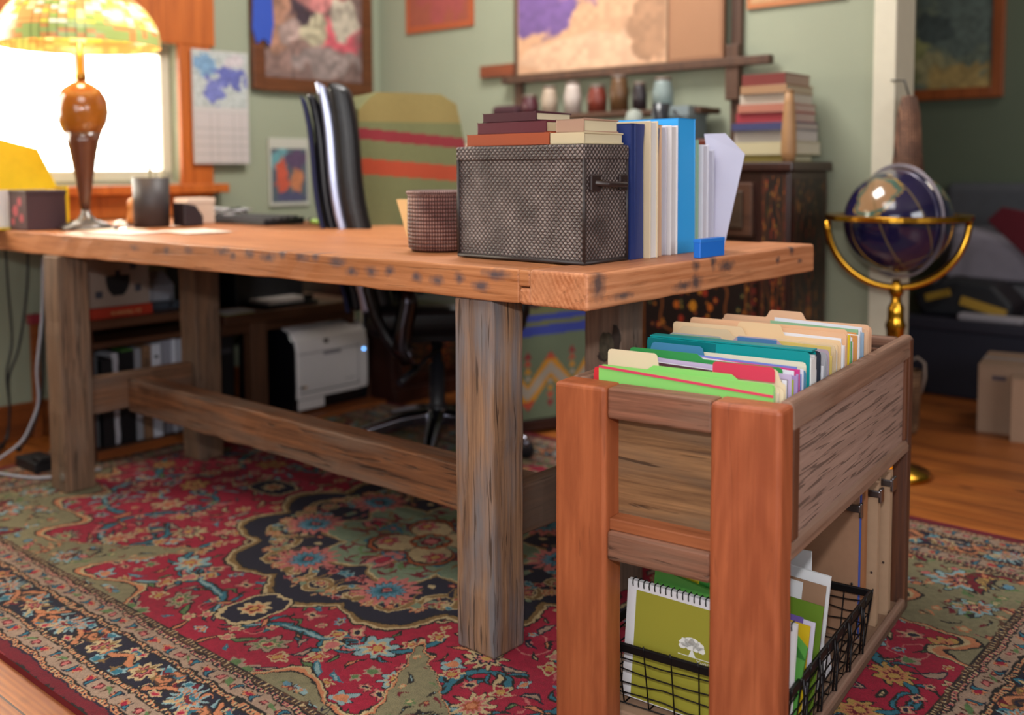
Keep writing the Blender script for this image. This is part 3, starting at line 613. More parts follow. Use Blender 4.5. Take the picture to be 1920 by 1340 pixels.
def folder(label,q,col,zb,tab,s0=.037,s1=.33,th=.010,front_drop=.006,papers='#d8d6d6',pn=3,tabcol=None,extra=None,pw=.0,name='file_folder',cat='folder',rough=.6):
    zb0=.346; s0=max(s0,.028)
    f=Fr(name,label,cat,KF,(s0+s1)/2,q,zb0,GF)
    f.P().prism(tabshape(s0,s1,zb0,zb,tab),'u',q+th-.0012,q+th).done('back_cover',mc(col,rough))
    f.P().prism(tabshape(s0,s1,zb0,zb-front_drop),'u',q,q+.0012).done('front_cover',mc(col,rough))
    if pn:
        r=random.Random(int(q*1e4)); b=f.P(); d=(th-.004)/pn
        for k in range(pn):
            dz=r.uniform(.002,.014); ds=r.uniform(-.004,.004)
            b.box(max(s0-pw+.001+ds+.003,.026),s1-.006+ds,q+.0018+k*d,q+.0018+k*d+d*.8,zb0+.002,zb-front_drop-dz)
        b.done('sheets',mc(papers,.75))
    if tabcol and tab:
        f.P().box(tab[0]+.004,tab[1]-.004,q+th-.0022,q+th-.0013,zb+.001,tab[2]-.002).done('tab_label',mc(tabcol))
    if extra: extra(f)
    return f
def stripe(f):
    f.P().prism([(.036,.5925),(.036,.5965),(.336,.6115),(.336,.6075)],'u',.0615,.0628).done('pink_band',mc('#d43a5c'))
folder('bright green folder with a pink elastic band, at the very front of the cart',.063,'#86cc68',.612,(.10,.245,.620),s0=.036,s1=.337,th=.007,front_drop=.0,pn=2,extra=stripe)
folder('red folder showing only its left end behind the bright green one',.0715,'#cf2530',.606,None,s0=.06,s1=.352,th=.003,pn=1,pw=-.02)
folder('cream folder with a plain tab at the left, just behind the bright green one',.076,'#dccbaa',.606,(.238,.326,.637),th=.007,s0=.034)
folder('cream folder with a wide red labelled tab at the right',.085,'#dccbaa',.610,(.040,.145,.630),th=.010,tabcol=None,s0=.026,extra=lambda f:f.P().prism(tabshape(.042,.143,.6115,.6345),'u',.0838,.0848).done('red_tab',mc('#cc3350')))
def loose(label,q,h,zt,s0,s1,n=6,th=.016,cat='papers',name='paper_stack'):
    s0=max(s0,.032); p=Fr(name,label,cat,KF,(s0+s1)/2,q,.346,'loose papers between the folders'); r=random.Random(int(q*1e4)); hs=h if isinstance(h,list) else [h]
    for j,hh in enumerate(hs):
        b=p.P()
        for k in range(n):
            if k%len(hs)!=j: continue
            qq=q+th*k/n; z=zt-r.uniform(0,.016); d=r.uniform(-.006,.006)
            b.hexa([(s0+d,qq,.347),(s1+d,qq,.347),(s1+d,qq+th/n*.7,.347),(s0+d,qq+th/n*.7,.347),(s0+d,qq+.001,z-.004),(s1+d,qq+.001,z+r.uniform(-.004,.006)),(s1+d,qq+.001+th/n*.7,z),(s0+d,qq+.001+th/n*.7,z-.004)])
        b.done('sheets',mc(hh,.8))
    return p
loose('white and maroon papers behind the red-tabbed folder',.098,['#d5d2da','#4a2430','#d9d9e2'],.619,.035,.30,n=7)
loose('lavender and lime papers left of the red tab, behind the first cream folder',.117,['#b9a9c8','#d8d4e4','#a6b43c'],.624,.03,.285,n=6,th=.014)
folder('dark green dotted folder tilted up at the left',.133,'#2a8a44',.624,(.19,.31,.632),s0=.05,s1=.32,th=.009,papers='#e0dde6')
loose('white papers with purple and magenta edges',.145,['#a58cc4','#d9d9e4','#c0307a','#dad8e6'],.625,.022,.27,n=8,th=.018)
loose('blue-violet sheets with curled white corners',.166,['#6a78c0','#cfd0e0'],.628,.02,.28,n=5,th=.010)
folder('blue folder with a blunt tab at the left',.180,'#3a7ca2',.615,(.205,.302,.636),s0=.026,s1=.315,th=.008,papers='#d8d6c6')
folder('cream hole-punched divider behind the blue folder',.191,'#d2cdb8',.626,None,s0=.03,s1=.28,th=.004,pn=0,name='divider')
def tealx(f):
    f.P().box(.026,.316,.2095,.2345,.641,.6435).done('fold_top',mc('#0f8a8e',.3))
    f.P().box(.19,.318,.2042,.2050,.60,.640).done('dark_flap',mc('#066a70',.3))
folder('tall teal plastic expanding file, the largest in the cart',.205,'#0b8c90',.642,None,s0=.022,s1=.319,th=.030,front_drop=.001,pn=5,extra=tealx,name='expanding_file',cat='file',rough=.28,pw=.012)
loose('white sheets sticking out at the right of the teal file',.238,['#dcdce4'],.618,.014,.25,n=5,th=.010)
folder('black folder right behind the teal file',.252,'#1d2433',.634,None,s0=.02,s1=.24,th=.010,papers='#2a4a66')
loose('steel-blue and white booklets behind the black folder',.266,['#3d5f80','#d8d8de','#1c1c22'],.626,.016,.22,n=6,th=.016)
folder('grey folder with a green outlined tab at the left',.286,'#9a9aa2',.627,(.215,.318,.637),s0=.024,s1=.33,th=.008,tabcol='#7a9a80')
folder('grey-mauve folder with a blue tab in the middle',.298,'#a594a2',.630,(.115,.195,.640),s0=.022,s1=.30,th=.008,tabcol='#3f70a0')
loose('grey printed sheets beside the blue tab',.312,['#a9a9b4','#6a6a80','#c8b060'],.636,.022,.18,n=6,th=.014)
folder('manila folder with its tab at the far left',.332,'#cbb695',.632,(.22,.318,.643),s0=.026,s1=.335,th=.009)
folder('manila folder with a long raised left half',.345,'#d8bd98',.633,(.20,.33,.648),s0=.026,s1=.34,th=.010)
folder('manila folder with a broad tab in the middle',.360,'#dcbd94',.636,(.135,.218,.655),s0=.022,s1=.34,th=.014,pn=4)
loose('thick white sheaf behind the broad middle tab',.378,['#dcdce2'],.642,.028,.24,n=8,th=.022)
folder('peach folder standing tall at the right',.405,'#d9ac86',.650,None,s0=.022,s1=.33,th=.006)
loose('papers edged in yellow and green near the back right',.440,['#d8c020','#d6d6dc','#5c9a60'],.640,.028,.2,n=6,th=.020)
loose('white and orange sheets behind the yellow ones',.468,['#dadade','#c98a4a'],.638,.03,.22,n=6,th=.022)
loose('pale green and white slips close to the back folder',.500,['#8ab48e','#d4d4dc','#88a0b8'],.645,.03,.2,n=6,th=.020)
folder('rearmost peach folder with a tab at its middle',.540,'#d8ae8c',.640,(.155,.225,.655),s0=.022,s1=.32,th=.012)
folder('peach folder behind the last tab, leaning on the back',.565,'#cfa282',.634,None,s0=.03,s1=.32,th=.010)

# ---- wire basket on the base board with its contents
M_wire=plain('black_wire','#1d1a1c',.4,metal=.6)
B=Fr('wire_basket','black wire basket on the base of the file cart, holding notebooks and folders','basket',KF,.195,.3,.03)
bs0,bs1,bq0,bq1,bz0,bz1=.007,.352,.070,.520,.033,.136
rim=[(bs0,bq0,bz1),(bs1,bq0,bz1),(bs1,bq1,bz1),(bs0,bq1,bz1)]
b=B.P(); w2=.0095
b.box(bs0-.003,bs1+.003,bq0-.003,bq0+.003,bz1-w2,bz1+w2*.6).box(bs0-.003,bs1+.003,bq1-.003,bq1+.003,bz1-w2,bz1+w2*.6).box(bs0-.003,bs0+.003,bq0,bq1,bz1-w2,bz1+w2*.6).box(bs1-.003,bs1+.003,bq0,bq1,bz1-w2,bz1+w2*.6)
b.done('rim',M_wire,bev=.002)
b=B.P()
def wob(r): return r.uniform(-.0022,.0022)
r=random.Random(4)
t_=.008
ns=7
for k in range(ns+1):
    s=bs0+(bs1-bs0)*k/ns; si=bs0+t_+(bs1-bs0-2*t_)*k/ns
    b.tube([(s+wob(r),bq0-.004,bz1+.010),(s,bq0-.003,bz1),(si+wob(r),bq0+t_,bz0),(si,bq1-t_,bz0),(s,bq1,bz1)],.0014,6)
nq=10
for k in range(nq+1):
    q=bq0+(bq1-bq0)*k/nq; qi=bq0+t_+(bq1-bq0-2*t_)*k/nq
    b.tube([(bs0-.004,q,bz1+.008),(bs0-.003,q,bz1-.002),(bs0+t_+wob(r),qi,bz0),(bs1-t_,qi,bz0),(bs1,q,bz1)],.0014,6)
for z in (.052,.074,.095,.116):
    f_=(bz1-z)/(bz1-bz0)*t_
    loop=[]
    for (sa,qa),(sb,qb) in (((bs0+f_,bq0+f_),(bs1-f_,bq0+f_)),((bs1-f_,bq0+f_),(bs1-f_,bq1-f_)),((bs1-f_,bq1-f_),(bs0+f_,bq1-f_)),((bs0+f_,bq1-f_),(bs0+f_,bq0+f_))):
        for k in range(8): t=k/8; loop.append((sa+(sb-sa)*t,qa+(qb-qa)*t-.001,z+wob(r)*1.3))
    b.tube(loop,.0014,6,closed=True)
b.done('wire_mesh',M_wire)
for q in (.12,.2,.28,.36,.44):
    b=B.P(); b.tube([(bs0-.005,q,bz1+.004),(bs0-.006,q+.003,bz1-.03),(bs0-.002,q+.004,bz0+.015),(bs0-.005,q+.013,bz0+.012),(bs0-.007,q+.014,bz1-.03),(bs0-.005,q+.014,bz1-.006)],.0019,6); b.done('side_loop',M_wire)
def lean(F,name,s0,s1,q,z0,z1,th,mat,roll=0,tilt=.04,parent='thing',out=None,label=None):
    """upright sheet block leaning back by tilt, rolled in its plane"""
    b=F.P(); pts=out or [(s0,z0),(s0,z1),(s1,z1),(s1,z0)]; cs,cz=(s0+s1)/2,z0
    rp=[(cs+(s-cs)*math.cos(roll)-(z-cz)*math.sin(roll),cz+(s-cs)*math.sin(roll)+(z-cz)*math.cos(roll)) for s,z in pts]
    A=[b.bm.verts.new(b.L((s,q+(z-z0)*tilt,z))) for s,z in rp]; Bv=[b.bm.verts.new(b.L((s,q+th+(z-z0)*tilt,z))) for s,z in rp]; n=len(A)
    b.face(A); b.face(Bv[::-1]); 
    for i in range(n): b.face([A[i],Bv[i],Bv[(i+1)%n],A[(i+1)%n]])
    return b.done(name,mat,parent=parent,label=label)
def text(body,size,mat,fr,pos,F,name='lettering',rollz=0,ext=.0003,align='CENTER',flip=False,parent=None,face='u',font_shear=0,tilt=0,space=1):
    """pos in frame coords; face 'u': faces the room (-u); face 's': faces -s (towards the table)"""
    cu=bpy.data.curves.new('t','FONT'); cu.body=body; cu.size=size; cu.extrude=ext; cu.align_x=align; cu.align_y='CENTER'; cu.shear=font_shear; cu.space_character=space
    to=bpy.data.objects.new('t',cu); COL.objects.link(to); dg=bpy.context.evaluated_depsgraph_get(); me=bpy.data.meshes.new_from_object(to.evaluated_get(dg)); 
    bpy.data.objects.remove(to); me.name=name; me.materials.clear(); me.materials.append(mat)
    o=bpy.data.objects.new(name,me); COL.objects.link(o); o.parent=F.e if parent is None else parent
    s0_,u0_,z0_=F.o0; R0=Matrix.Rotation(math.pi/2,4,'X')
    if face=='s': R0=Matrix.Rotation(math.pi/2,4,'Z')@R0
    M=Matrix.Translation((-(pos[0]-s0_),pos[1]-u0_,pos[2]-z0_))@R0@Matrix.Rotation(rollz,4,'Z')
    if tilt: M=Matrix.Translation((-(pos[0]-s0_),pos[1]-u0_,pos[2]-z0_))@Matrix.Rotation(-tilt,4,'X')@Matrix.Rotation(math.pi/2,4,'X')@Matrix.Rotation(rollz,4,'Z')
    me.transform(M); return o
NB=Fr('spiral_notebook','olive-green spiral notebook with a white tree emblem, leaning at the front of the basket','notebook',KF,.16,.09,.036)
RL=.03; NQ=.088; NT=.06
def nbp(s,z,dq=0):
    cs,cz=.163,.036; s2=cs+(s-cs)*math.cos(RL)-(z-cz)*math.sin(RL); z2=cz+(s-cs)*math.sin(RL)+(z-cz)*math.cos(RL)
    return (s2,NQ+(z2-cz)*NT+dq,z2)
lean(NB,'pages',.014,.306,NQ,.036,.236,.010,M_wp,roll=RL,tilt=NT)
def nbquad(nm,s0,s1,z0,z1,dq,mat,pts=None):
    b=NB.P(); pts=pts or [(s0,z0),(s1,z0),(s1,z1),(s0,z1)]
    A=[b.bm.verts.new(b.L(nbp(s,z,dq))) for s,z in pts]; Bv=[b.bm.verts.new(b.L(nbp(s,z,dq-.0004))) for s,z in pts]; n=len(A)
    b.face(A); b.face(Bv[::-1]); [b.face([A[i],Bv[i],Bv[(i+1)%n],A[(i+1)%n]]) for i in range(n)]
    return b.done(nm,mat)
M_olive=paper('olive_cover','#98932c'); M_whi=paper('white_print','#e6e6e2')
nbquad('cover_print',.032,.289,.038,.222,-.0003,M_olive)
b=NB.P()
for k in range(28):
    s=.020+k*.0102; b.tube([nbp(s,.2275,-.0016),nbp(s,.2335,-.0036),nbp(s+.001,.2385,-.001),nbp(s+.001,.2385,.010),nbp(s,.232,.0118)],.0011,5)
b.done('spiral_binding',plain('black_coil','#15151a',.4))
# tree emblem: crown lobes, trunk, ground line
tc_=(.182,.152); r=random.Random(2)
for (dx,dz,rs) in ((.014,.006,.0095),(.006,.010,.009),(-.002,.009,.009),(-.011,.006,.0085),(-.016,.000,.007),(.018,.000,.0065),(.004,.003,.009),(-.006,.002,.008)):
    nbquad('tree_emblem',0,0,0,0,-.0006,M_whi,pts=[(tc_[0]+dx+rs*math.cos(j*.5236)*r.uniform(.85,1.15),tc_[1]+dz+rs*.8*math.sin(j*.5236)*r.uniform(.85,1.15)) for j in range(12)])
nbquad('tree_emblem',0,0,0,0,-.0007,M_whi,pts=[(tc_[0]+.006,tc_[1]-.014),(tc_[0]+.002,tc_[1]-.004),(tc_[0]+.003,tc_[1]+.004),(tc_[0]-.001,tc_[1]+.004),(tc_[0]-.001,tc_[1]-.004),(tc_[0]-.006,tc_[1]-.014)])
nbquad('ground_line',.06,.207,tc_[1]-.0152,tc_[1]-.0142,-.0006,M_whi)
p=nbp(.152,.1455,-.0009); text('O R I G I N S',.0125,M_whi,KF,(p[0],p[1],p[2]),NB,align='LEFT',rollz=-RL*-1 if False else RL*-1*-1,tilt=NT,ext=.0001)
p=nbp(.176,.1305,-.0009); text('Yvonne V',.012,M_whi,KF,(p[0],p[1],p[2]),NB,align='LEFT',rollz=RL,tilt=NT,ext=.0001,font_shear=.3)
GB='folders standing in the wire basket'
def bf(label,s0,s1,q,z1,h,th=.005,roll=0,tilt=.06,cat='folder',name='paper_folder',out=None,inner=None):
    f=Fr(name,label,cat,KF,(s0+s1)/2,q,.036,GB)
    if inner:
        lean(f,'cover',s0,s1,q,.036,z1,th*.4,mc(h),roll,tilt,out=out); lean(f,'sheets',s0+.002,s1-.004,q+th*.4+.0004,.036,z1-.004,th*.5,mc(inner),roll,tilt)
    else: lean(f,'cover',s0,s1,q,.036,z1,th,mc(h),roll,tilt,out=out)
    return f
f=bf('green folder with a string tie, right behind the olive notebook',.008,.26,.108,.232,'#4c8f38',.006,.0,out=[(.016,.036),(.006,.13),(-.004,.19),(.030,.222),(.26,.262),(.27,.036)])
lean(f,'dark_flap',.0,.0,.1068,.036,.2,.0008,mc('#23661c'),0,.06,out=[(-.002,.172),(.030,.2205),(.033,.18)])
b=f.P(); b.tube([(.033,.1145,.160),(.038,.112,.125),(.044,.108,.085),(.05,.104,.05)],.0011,5); b.done('string',plain('string','#b9b190',.8))
f.P().lathe([(.0055,-.001),(.0055,.001)],(.033,.1135,.166),n=14,ax='u').done('metal_eyelet',plain('eyelet_metal','#9a9aa0',.25,metal=1))
bf('bright green folder showing above the notebook at the left',.15,.245,.132,.268,'#3f9a3c',.004,.0)
bf('narrow yellow folder peeping out left of the green ones',.19,.252,.128,.262,'#d8c422',.004,.0)
bf('mustard-yellow folder standing behind the green tie folder',.018,.24,.150,.216,'#d0b010',.006,.07,inner='#d8d4c8')
bf('white booklet with a purple watercolour edge',.016,.22,.170,.214,'#cfcae0',.005,.07,name='booklet',cat='booklet',inner='#dcdce6')
f=bf('sheet with a broad purple wash along its top',.035,.2,.166,.218,'#6a54a0',.002,.07,name='watercolour_sheet',cat='paper')
bf('moss-green folder in the middle of the basket',.018,.25,.215,.225,'#60801c',.006,.07,inner='#dcdcd0')
f=bf('brown folder with a white punched tag at the back',.03,.26,.262,.240,'#96755c',.006,.07,inner='#e0e0e4')
lean(f,'white_tag',.055,.14,.2590,.19,.238,.001,mc('#d5d7dc'),.07,.06)
f.P().lathe([(.003,-.001),(.003,.001)],(.103,.2680,.226),n=12,ax='u').done('tag_hole',mc('#5a5450'))
bf('stack of white backed cards at the rear of the basket',.034,.27,.300,.243,'#e0e2e6',.012,.07,name='card_stack',cat='cards',inner='#a9805c')
bf('white envelope highest at the back of the basket',.06,.22,.330,.258,'#dfe2e8',.004,-.02,name='envelope',cat='envelope')
b=Fr('crumpled_paper','crumpled white paper at the bottom right of the wire basket','paper',KF,.04,.34,.036); r=random.Random(8)
q=b.P(); q.hexa([(.03,.30,.037),(.10,.31,.037),(.10,.36,.037),(.03,.37,.037),(.035,.31,.075),(.09,.32,.062),(.09,.35,.06),(.032,.36,.085)]); q.done('sheet',mc('#d6d6dc'),bev=.006)

# ---- hardboard clipboards at the back of the lower shelf
M_mas=plain('hardboard','#9a745a',.65,var=.06,scale=60); M_mas2=plain('pale_hardboard','#ae8e72',.65,var=.05,scale=60); M_chr=plain('clip_steel','#8f8f96',.3,metal=1)
GC='boards standing upright in the cart'
def board(label,q,h,th,mat,s0=.036,s1=.34,clip=True,tilt=.01,roll=0):
    f=Fr('drawing_board',label,'board',KF,.19,q,.031,GC)
    lean(f,'panel',s0,s1,q,.031,h,th,mat,roll,tilt)
    if clip:
        f.P().box(s0-.004,s0+.022,q-.004,q+th+.006,h-.03,h-.016).box(s0-.007,s0-.001,q-.003,q+th+.004,h-.04,h-.012).done('clip',M_chr,bev=.002)
        f.P().lathe([(.0025,-.001),(.0025,.0008)],(s0+.010,q-.0003,.14),n=8,ax='u').done('rivet',M_chr)
    return f
board('tan hardboard whose whole face shows behind the basket',.532,.312,.005,M_mas)
f=Fr('blue_mat_board','thin blue board edge between the hardboards','board',KF,.19,.541,.031,GC); lean(f,'panel',.034,.33,.541,.031,.322,.003,mc('#3a55a8'),0,.01)
board('orange-brown board leaning right of the blue edge',.556,.33,.016,plain('orange_brown_board','#a06a44',.6),clip=False,s0=.03,tilt=.0)
board('pale hardboard third from the back, with a metal clip',.610,.322,.014,M_mas2,tilt=0,s0=.02)
board('pale hardboard second from the back',.640,.322,.010,M_mas2,tilt=0,clip=False,s0=.026)
board('rearmost pale hardboard with a metal clip near the dark post',.675,.328,.02,M_mas2,tilt=0,s0=.014)
# ================================================================== things on the table
def smooth_noise(U,V,fx,fy,seed):
    r=np.random.default_rng(seed); g=r.random((int(fx)+3,int(fy)+3)); x=U*fx; y=V*fy; i=x.astype(int); j=y.astype(int); a=x-i; b_=y-j; a=a*a*(3-2*a); b_=b_*b_*(3-2*b_)
    return g[i,j]*(1-a)*(1-b_)+g[i+1,j]*a*(1-b_)+g[i,j+1]*(1-a)*b_+g[i+1,j+1]*a*b_
M_weave=woven('dark_woven_straps','#8a7c78','#564948','diamond',92,.42,1.0)
M_blk=plain('black_plastic','#15151a',.45); M_lea=plain('dark_leather','#2a1d1c',.4,bump=.2)
ZT_=.7616
WB=Fr('woven_box','large dark brown woven box with a strap handle, at the near table corner','box',TF,.29,.2,ZT_)
bx0,bx1,bu0,bu1,bz=.097,.415,.115,.25,.215
b=WB.P(); z0=ZT_
b.box(bx0,bx1,bu0,bu1,z0,z0+bz); b.done('body',M_weave,bev=.006,seg=3)
M_weave2=woven('dark_woven_lid','#857672','#524544','diamond',92,.45,1.0)
WB.P().box(bx0-.004,bx1+.004,bu0-.004,bu1+.004,z0+bz-.022,z0+bz+.006).done('lid',M_weave2,bev=.005,seg=3)
M_trimb=plain('box_corner_piping','#2c2322',.5)
b=WB.P()
for s,u in ((bx0,bu0),(bx1,bu0),(bx0,bu1)): b.tube([(s,u,z0+.004),(s,u,z0+bz-.02)],.0035,6)
b.tube([(bx1,bu0-.001,z0+.004),(bx0,bu0-.001,z0+.004),(bx0,bu1,z0+.004)],.004,6); b.done('corner_piping',M_trimb)
b=WB.P(); b.tube([(bx0-.002,bu0+.03,z0+.15),(bx0-.02,bu0+.045,z0+.148),(bx0-.022,bu0+.1,z0+.146),(bx0-.002,bu0+.118,z0+.15)],.006,8); b.box(bx0-.006,bx0+.001,bu0+.015,bu0+.045,z0+.135,z0+.165).box(bx0-.006,bx0+.001,bu0+.105,bu0+.13,z0+.135,z0+.165); b.done('strap_handle',M_lea,bev=.002)
M_brs=plain('brass','#c29a3a',.25,metal=1); WB.P().lathe([(.006,-.010),(.006,-.006)],(bx0,bu0+.04,z0+.15),n=12,ax='s').done('brass_stud',M_brs)
def book(name,label,cat,s0,s1,u0,u1,z0,z1,cover,pages='#cdbf9f',spine='u',group=None,fr=TF,rot=0,th=.003,rough=.5):
    """lying or standing book: cover boards + spine + page block. spine: side carrying the spine; boards are perpendicular to the thinnest axis"""
    f=Fr(name,label,cat,fr,(s0+s1)/2,(u0+u1)/2,z0,group)
    if rot: f.e.rotation_euler=(0,0,f.e.rotation_euler[2]+rot)
    d=(s1-s0,u1-u0,z1-z0); ax=d.index(min(d)); b=f.P(); g=f.P(); t=th; i=.003
    if ax==2:
        b.box(s0,s1,u0,u1,z0,z0+t).box(s0,s1,u0,u1,z1-t,z1)
        if spine=='u': b.box(s0,s1,u0,u0+t,z0,z1)
        elif spine=='s': b.box(s0,s0+t,u0,u1,z0,z1)
        g.box(s0+i,s1-i,u0+i+(t if spine=='u' else 0),u1-i,z0+t,z1-t)
    elif ax==1:
        b.box(s0,s1,u0,u0+t,z0,z1).box(s0,s1,u1-t,u1,z0,z1)
        if spine=='s': b.box(s0,s0+t,u0,u1,z0,z1)
        elif spine=='s1': b.box(s1-t,s1,u0,u1,z0,z1)
        g.box(s0+i,s1-i,u0+t,u1-t,z0+i*.3,z1-i)
    else:
        b.box(s0,s0+t,u0,u1,z0,z1).box(s1-t,s1,u0,u1,z0,z1)
        if spine=='u': b.box(s0,s1,u0,u0+t,z0,z1)
        g.box(s0+t,s1-t,u0+i,u1-i,z0+i*.3,z1-i)
    b.done('cover',mc(cover,rough),bev=.0015); g.done('pages',mc(pages,.8)); return f
GL='books lying on the woven box'
book('orange_brown_book','orange-brown leather book lying lowest on the woven box lid','book',.19,.405,.13,.25,ZT_+.222,ZT_+.245,'#a04a2a',group=GL)
book('cream_book','cream book at the right end of the woven box lid','book',.104,.184,.125,.25,ZT_+.222,ZT_+.243,'#c9b896',group=GL)
book('dark_red_book','dark red book lying on the orange-brown one','book',.205,.385,.14,.25,ZT_+.2455,ZT_+.268,'#5a1f2c',group=GL)
book('maroon_book','maroon book topmost in the pile on the woven box','book',.23,.37,.14,.25,ZT_+.2685,ZT_+.286,'#451a26',group=GL)
book('pinkish_tan_book','pinkish tan book on top of the cream one','book',.112,.178,.135,.245,ZT_+.2435,ZT_+.268,'#a88672',group=GL)
# standing books and pamphlets beside the box
GS='books standing beside the woven box'
rowd=[('binder','dark blue binder standing right against the woven box','binder',.256,.273,.262,'#1c2d66','#1c2450'),
('binder','second dark blue binder, with a black gap before it','binder',.278,.305,.262,'#27346a','#20284a'),
('book','thick cream-paged book with its front corner forward','book',.308,.336,.268,'#c8b597','#d5d0cc'),
('book','thin slate-blue book between the pale ones','book',.338,.351,.255,'#4a5f82','#8f95a8'),
('booklet','peach spined booklet right of the slate-blue book','booklet',.353,.370,.262,'#cfa888','#d6cfcc'),
('booklet','grey-white booklet between the peach booklet and its white neighbour','booklet',.372,.396,.26,'#b8b4bd','#b8b4bd'),
('booklet','white booklet directly left of the cyan folder','booklet',.398,.424,.262,'#d4cfd0','#d4cfd0'),
('folder','bright cyan folder, tallest colour in the standing row','folder',.430,.497,.278,'#2f9fe6','#2f9fe6'),
('booklet','thin pale green booklet right of the cyan folder','booklet',.502,.518,.235,'#7fa58c','#9ab0a0'),
('booklet','white booklet second from the right end of the standing row','booklet',.521,.546,.225,'#c4c4d0','#c4c4d0'),
('booklet','whitish booklet at the right end of the standing row','booklet',.549,.575,.215,'#b4b4c4','#b4b4c4')]
for i,(n,l,ct,u0,u1,h,cv,pg) in enumerate(rowd):
    sr=.092-(.018 if i==2 else 0)+.004*(i%3)
    book(n,l,ct,sr,sr+.2,u0,u1,ZT_,ZT_+h,cv,pg,spine='s' if i in(0,1,3,4,7) else 's1',group=GS)
f=Fr('blue_box','small royal-blue box at the right end of the standing row','box',TF,.01,.46,ZT_); f.P().box(.005,.021,.368,.462,ZT_,ZT_+.037).done('body',mc('#1f6fd2',.4),bev=.002); f.P().box(.0045,.0215,.3675,.4625,ZT_+.030,ZT_+.0375).done('lid',mc('#2a7ada',.4),bev=.001)
f=Fr('white_pamphlet','white pamphlet slanting out above the booklets, its corner to the right','pamphlet',TF,.06,.45,ZT_)
b=f.P(); b.hexa([(.075,.579,ZT_+.002),(.10,.579,ZT_+.002),(.10,.581,ZT_+.002),(.075,.581,ZT_+.002),(.035,.595,ZT_+.205),(.11,.588,ZT_+.14),(.11,.590,ZT_+.14),(.035,.597,ZT_+.205)]); b.hexa([(.035,.595,ZT_+.205),(.11,.588,ZT_+.14),(.11,.590,ZT_+.14),(.035,.597,ZT_+.205),(.08,.590,ZT_+.25),(.13,.588,ZT_+.25),(.13,.590,ZT_+.25),(.08,.592,ZT_+.25)]); b.done('sheet',mc('#c0c0d6'))
# round woven basket and the pencil cup behind it
M_rb=woven('reddish_basket','#a0786c','#6d423c','ortho',120,.5,1.0)
f=Fr('round_basket','round reddish-brown woven basket left of the woven box','basket',TF,.567,.205,ZT_)
f.P().lathe([(.0,.0),(.056,.0),(.065,.008),(.067,.05),(.066,.120),(.063,.126),(.057,.124),(.059,.05),(.057,.012),(0,.010)],(.567,.205,ZT_),n=40).done('bowl',M_rb)
M_rb2=woven('basket_rim','#b08e86','#7c544e','ortho',160,.5,1)
f.P().tube([(.567+.064*math.cos(a*math.pi/16),.205+.064*math.sin(a*math.pi/16),ZT_+.126) for a in range(32)],.0055,8,closed=True).done('rim',M_rb2)
f=Fr('cream_note_card','cream note pad with slanting edge behind the round basket','note pad',TF,.70,.33,ZT_)
f.P().hexa([(.745,.285,ZT_),(.66,.285,ZT_),(.66,.30,ZT_),(.745,.30,ZT_),(.800,.295,ZT_+.105),(.66,.295,ZT_+.105),(.66,.31,ZT_+.105),(.800,.31,ZT_+.105)]).done('sheets',mc('#e0b478',.6))
# lamp
M_brass=plain('aged_brass','#b98a3c',.3,metal=.9); M_amber=plain('amber_glaze','#9a5a1c',.18,var=.2,scale=8,coat=.6); M_brn=plain('brown_glaze','#5c3524',.2,var=.2,scale=10,coat=.5)
ls,lu=2.02,.122
L=Fr('stained_glass_table_lamp','table lamp with amber urn body and mosaic glass shade, before the bright window','lamp',TF,ls,lu,ZT_)
L.P().lathe([(0,0),(.075,0),(.078,.008),(.06,.018),(.03,.028),(.016,.045),(.012,.06)],(ls,lu,ZT_),n=32).done('foot',plain('grey_lamp_foot','#6f6a66',.3,metal=.6))
L.P().lathe([(.012,.055),(.018,.10),(.030,.18),(.045,.26),(.056,.295)],(ls,lu,ZT_),n=32).done('stem',M_brn)
L.P().lathe([(.056,.295),(.070,.325),(.077,.36),(.073,.395),(.056,.425),(.03,.443),(.012,.45)],(ls,lu,ZT_),n=32).done('urn',M_amber)
L.P().lathe([(.010,.448),(.018,.463),(.010,.478),(.008,.57)],(ls,lu,ZT_),n=16).done('neck',M_brass)
M_shade,nt,bb=nodes('mosaic_glass_shade'); a=N(nt,'ShaderNodeVertexColor',layer_name='Col'); nt.links.new(a.outputs[0],bb.inputs['Base Color']); nt.links.new(a.outputs[0],bb.inputs['Emission Color']); bb.inputs['Emission Strength'].default_value=.4; bb.inputs['Roughness'].default_value=.25
def shade_cols(U,V):
    c=np.zeros(U.shape+(3,)); n1=smooth_noise(U,V,24,9,3); cell=np.random.default_rng(4).random((60,16)); q=cell[(U*59).astype(int),(V*14).astype(int)]
    pal_=[rgb('#f0e6a0'),rgb('#f7f0c8'),rgb('#d8cf58'),rgb('#e8a860'),rgb('#a8b860')]
    idx=(q*5).astype(int); 
    for k in range(5): c[idx==k]=pal_[k]
    low=V<.22; c[low&(q<.6)]=rgb('#9aa860'); c[low&(q>=.6)]=rgb('#c08a50'); top=V>.66; c[top]=c[top]*.3+rgb('#e87a48')*.7
    lead=(np.mod(U*59,1)<.09)|(np.mod(V*14,1)<.12); c[lead]*=.8; return c
def shade_def(P,U,V):
    a=U*2*math.pi; r=.225*np.sqrt(np.clip(1-(V*.985)**2,0,1))+.012; r=np.where(V<.12,.235,r); z=V*.19
    return np.stack([ls+r*np.cos(a),lu+r*np.sin(a),ZT_+.552+z+.0*U],-1)
grid_paint(L,'shade',(0,0,0),(1,0,0),(0,1,0),240,60,shade_cols,M_shade,deform=shade_def,smooth=True)
L.P().lathe([(.012,0),(.018,.01),(.01,.025),(.004,.04)],(ls,lu,ZT_+.742),n=14).done('finial',M_brass)
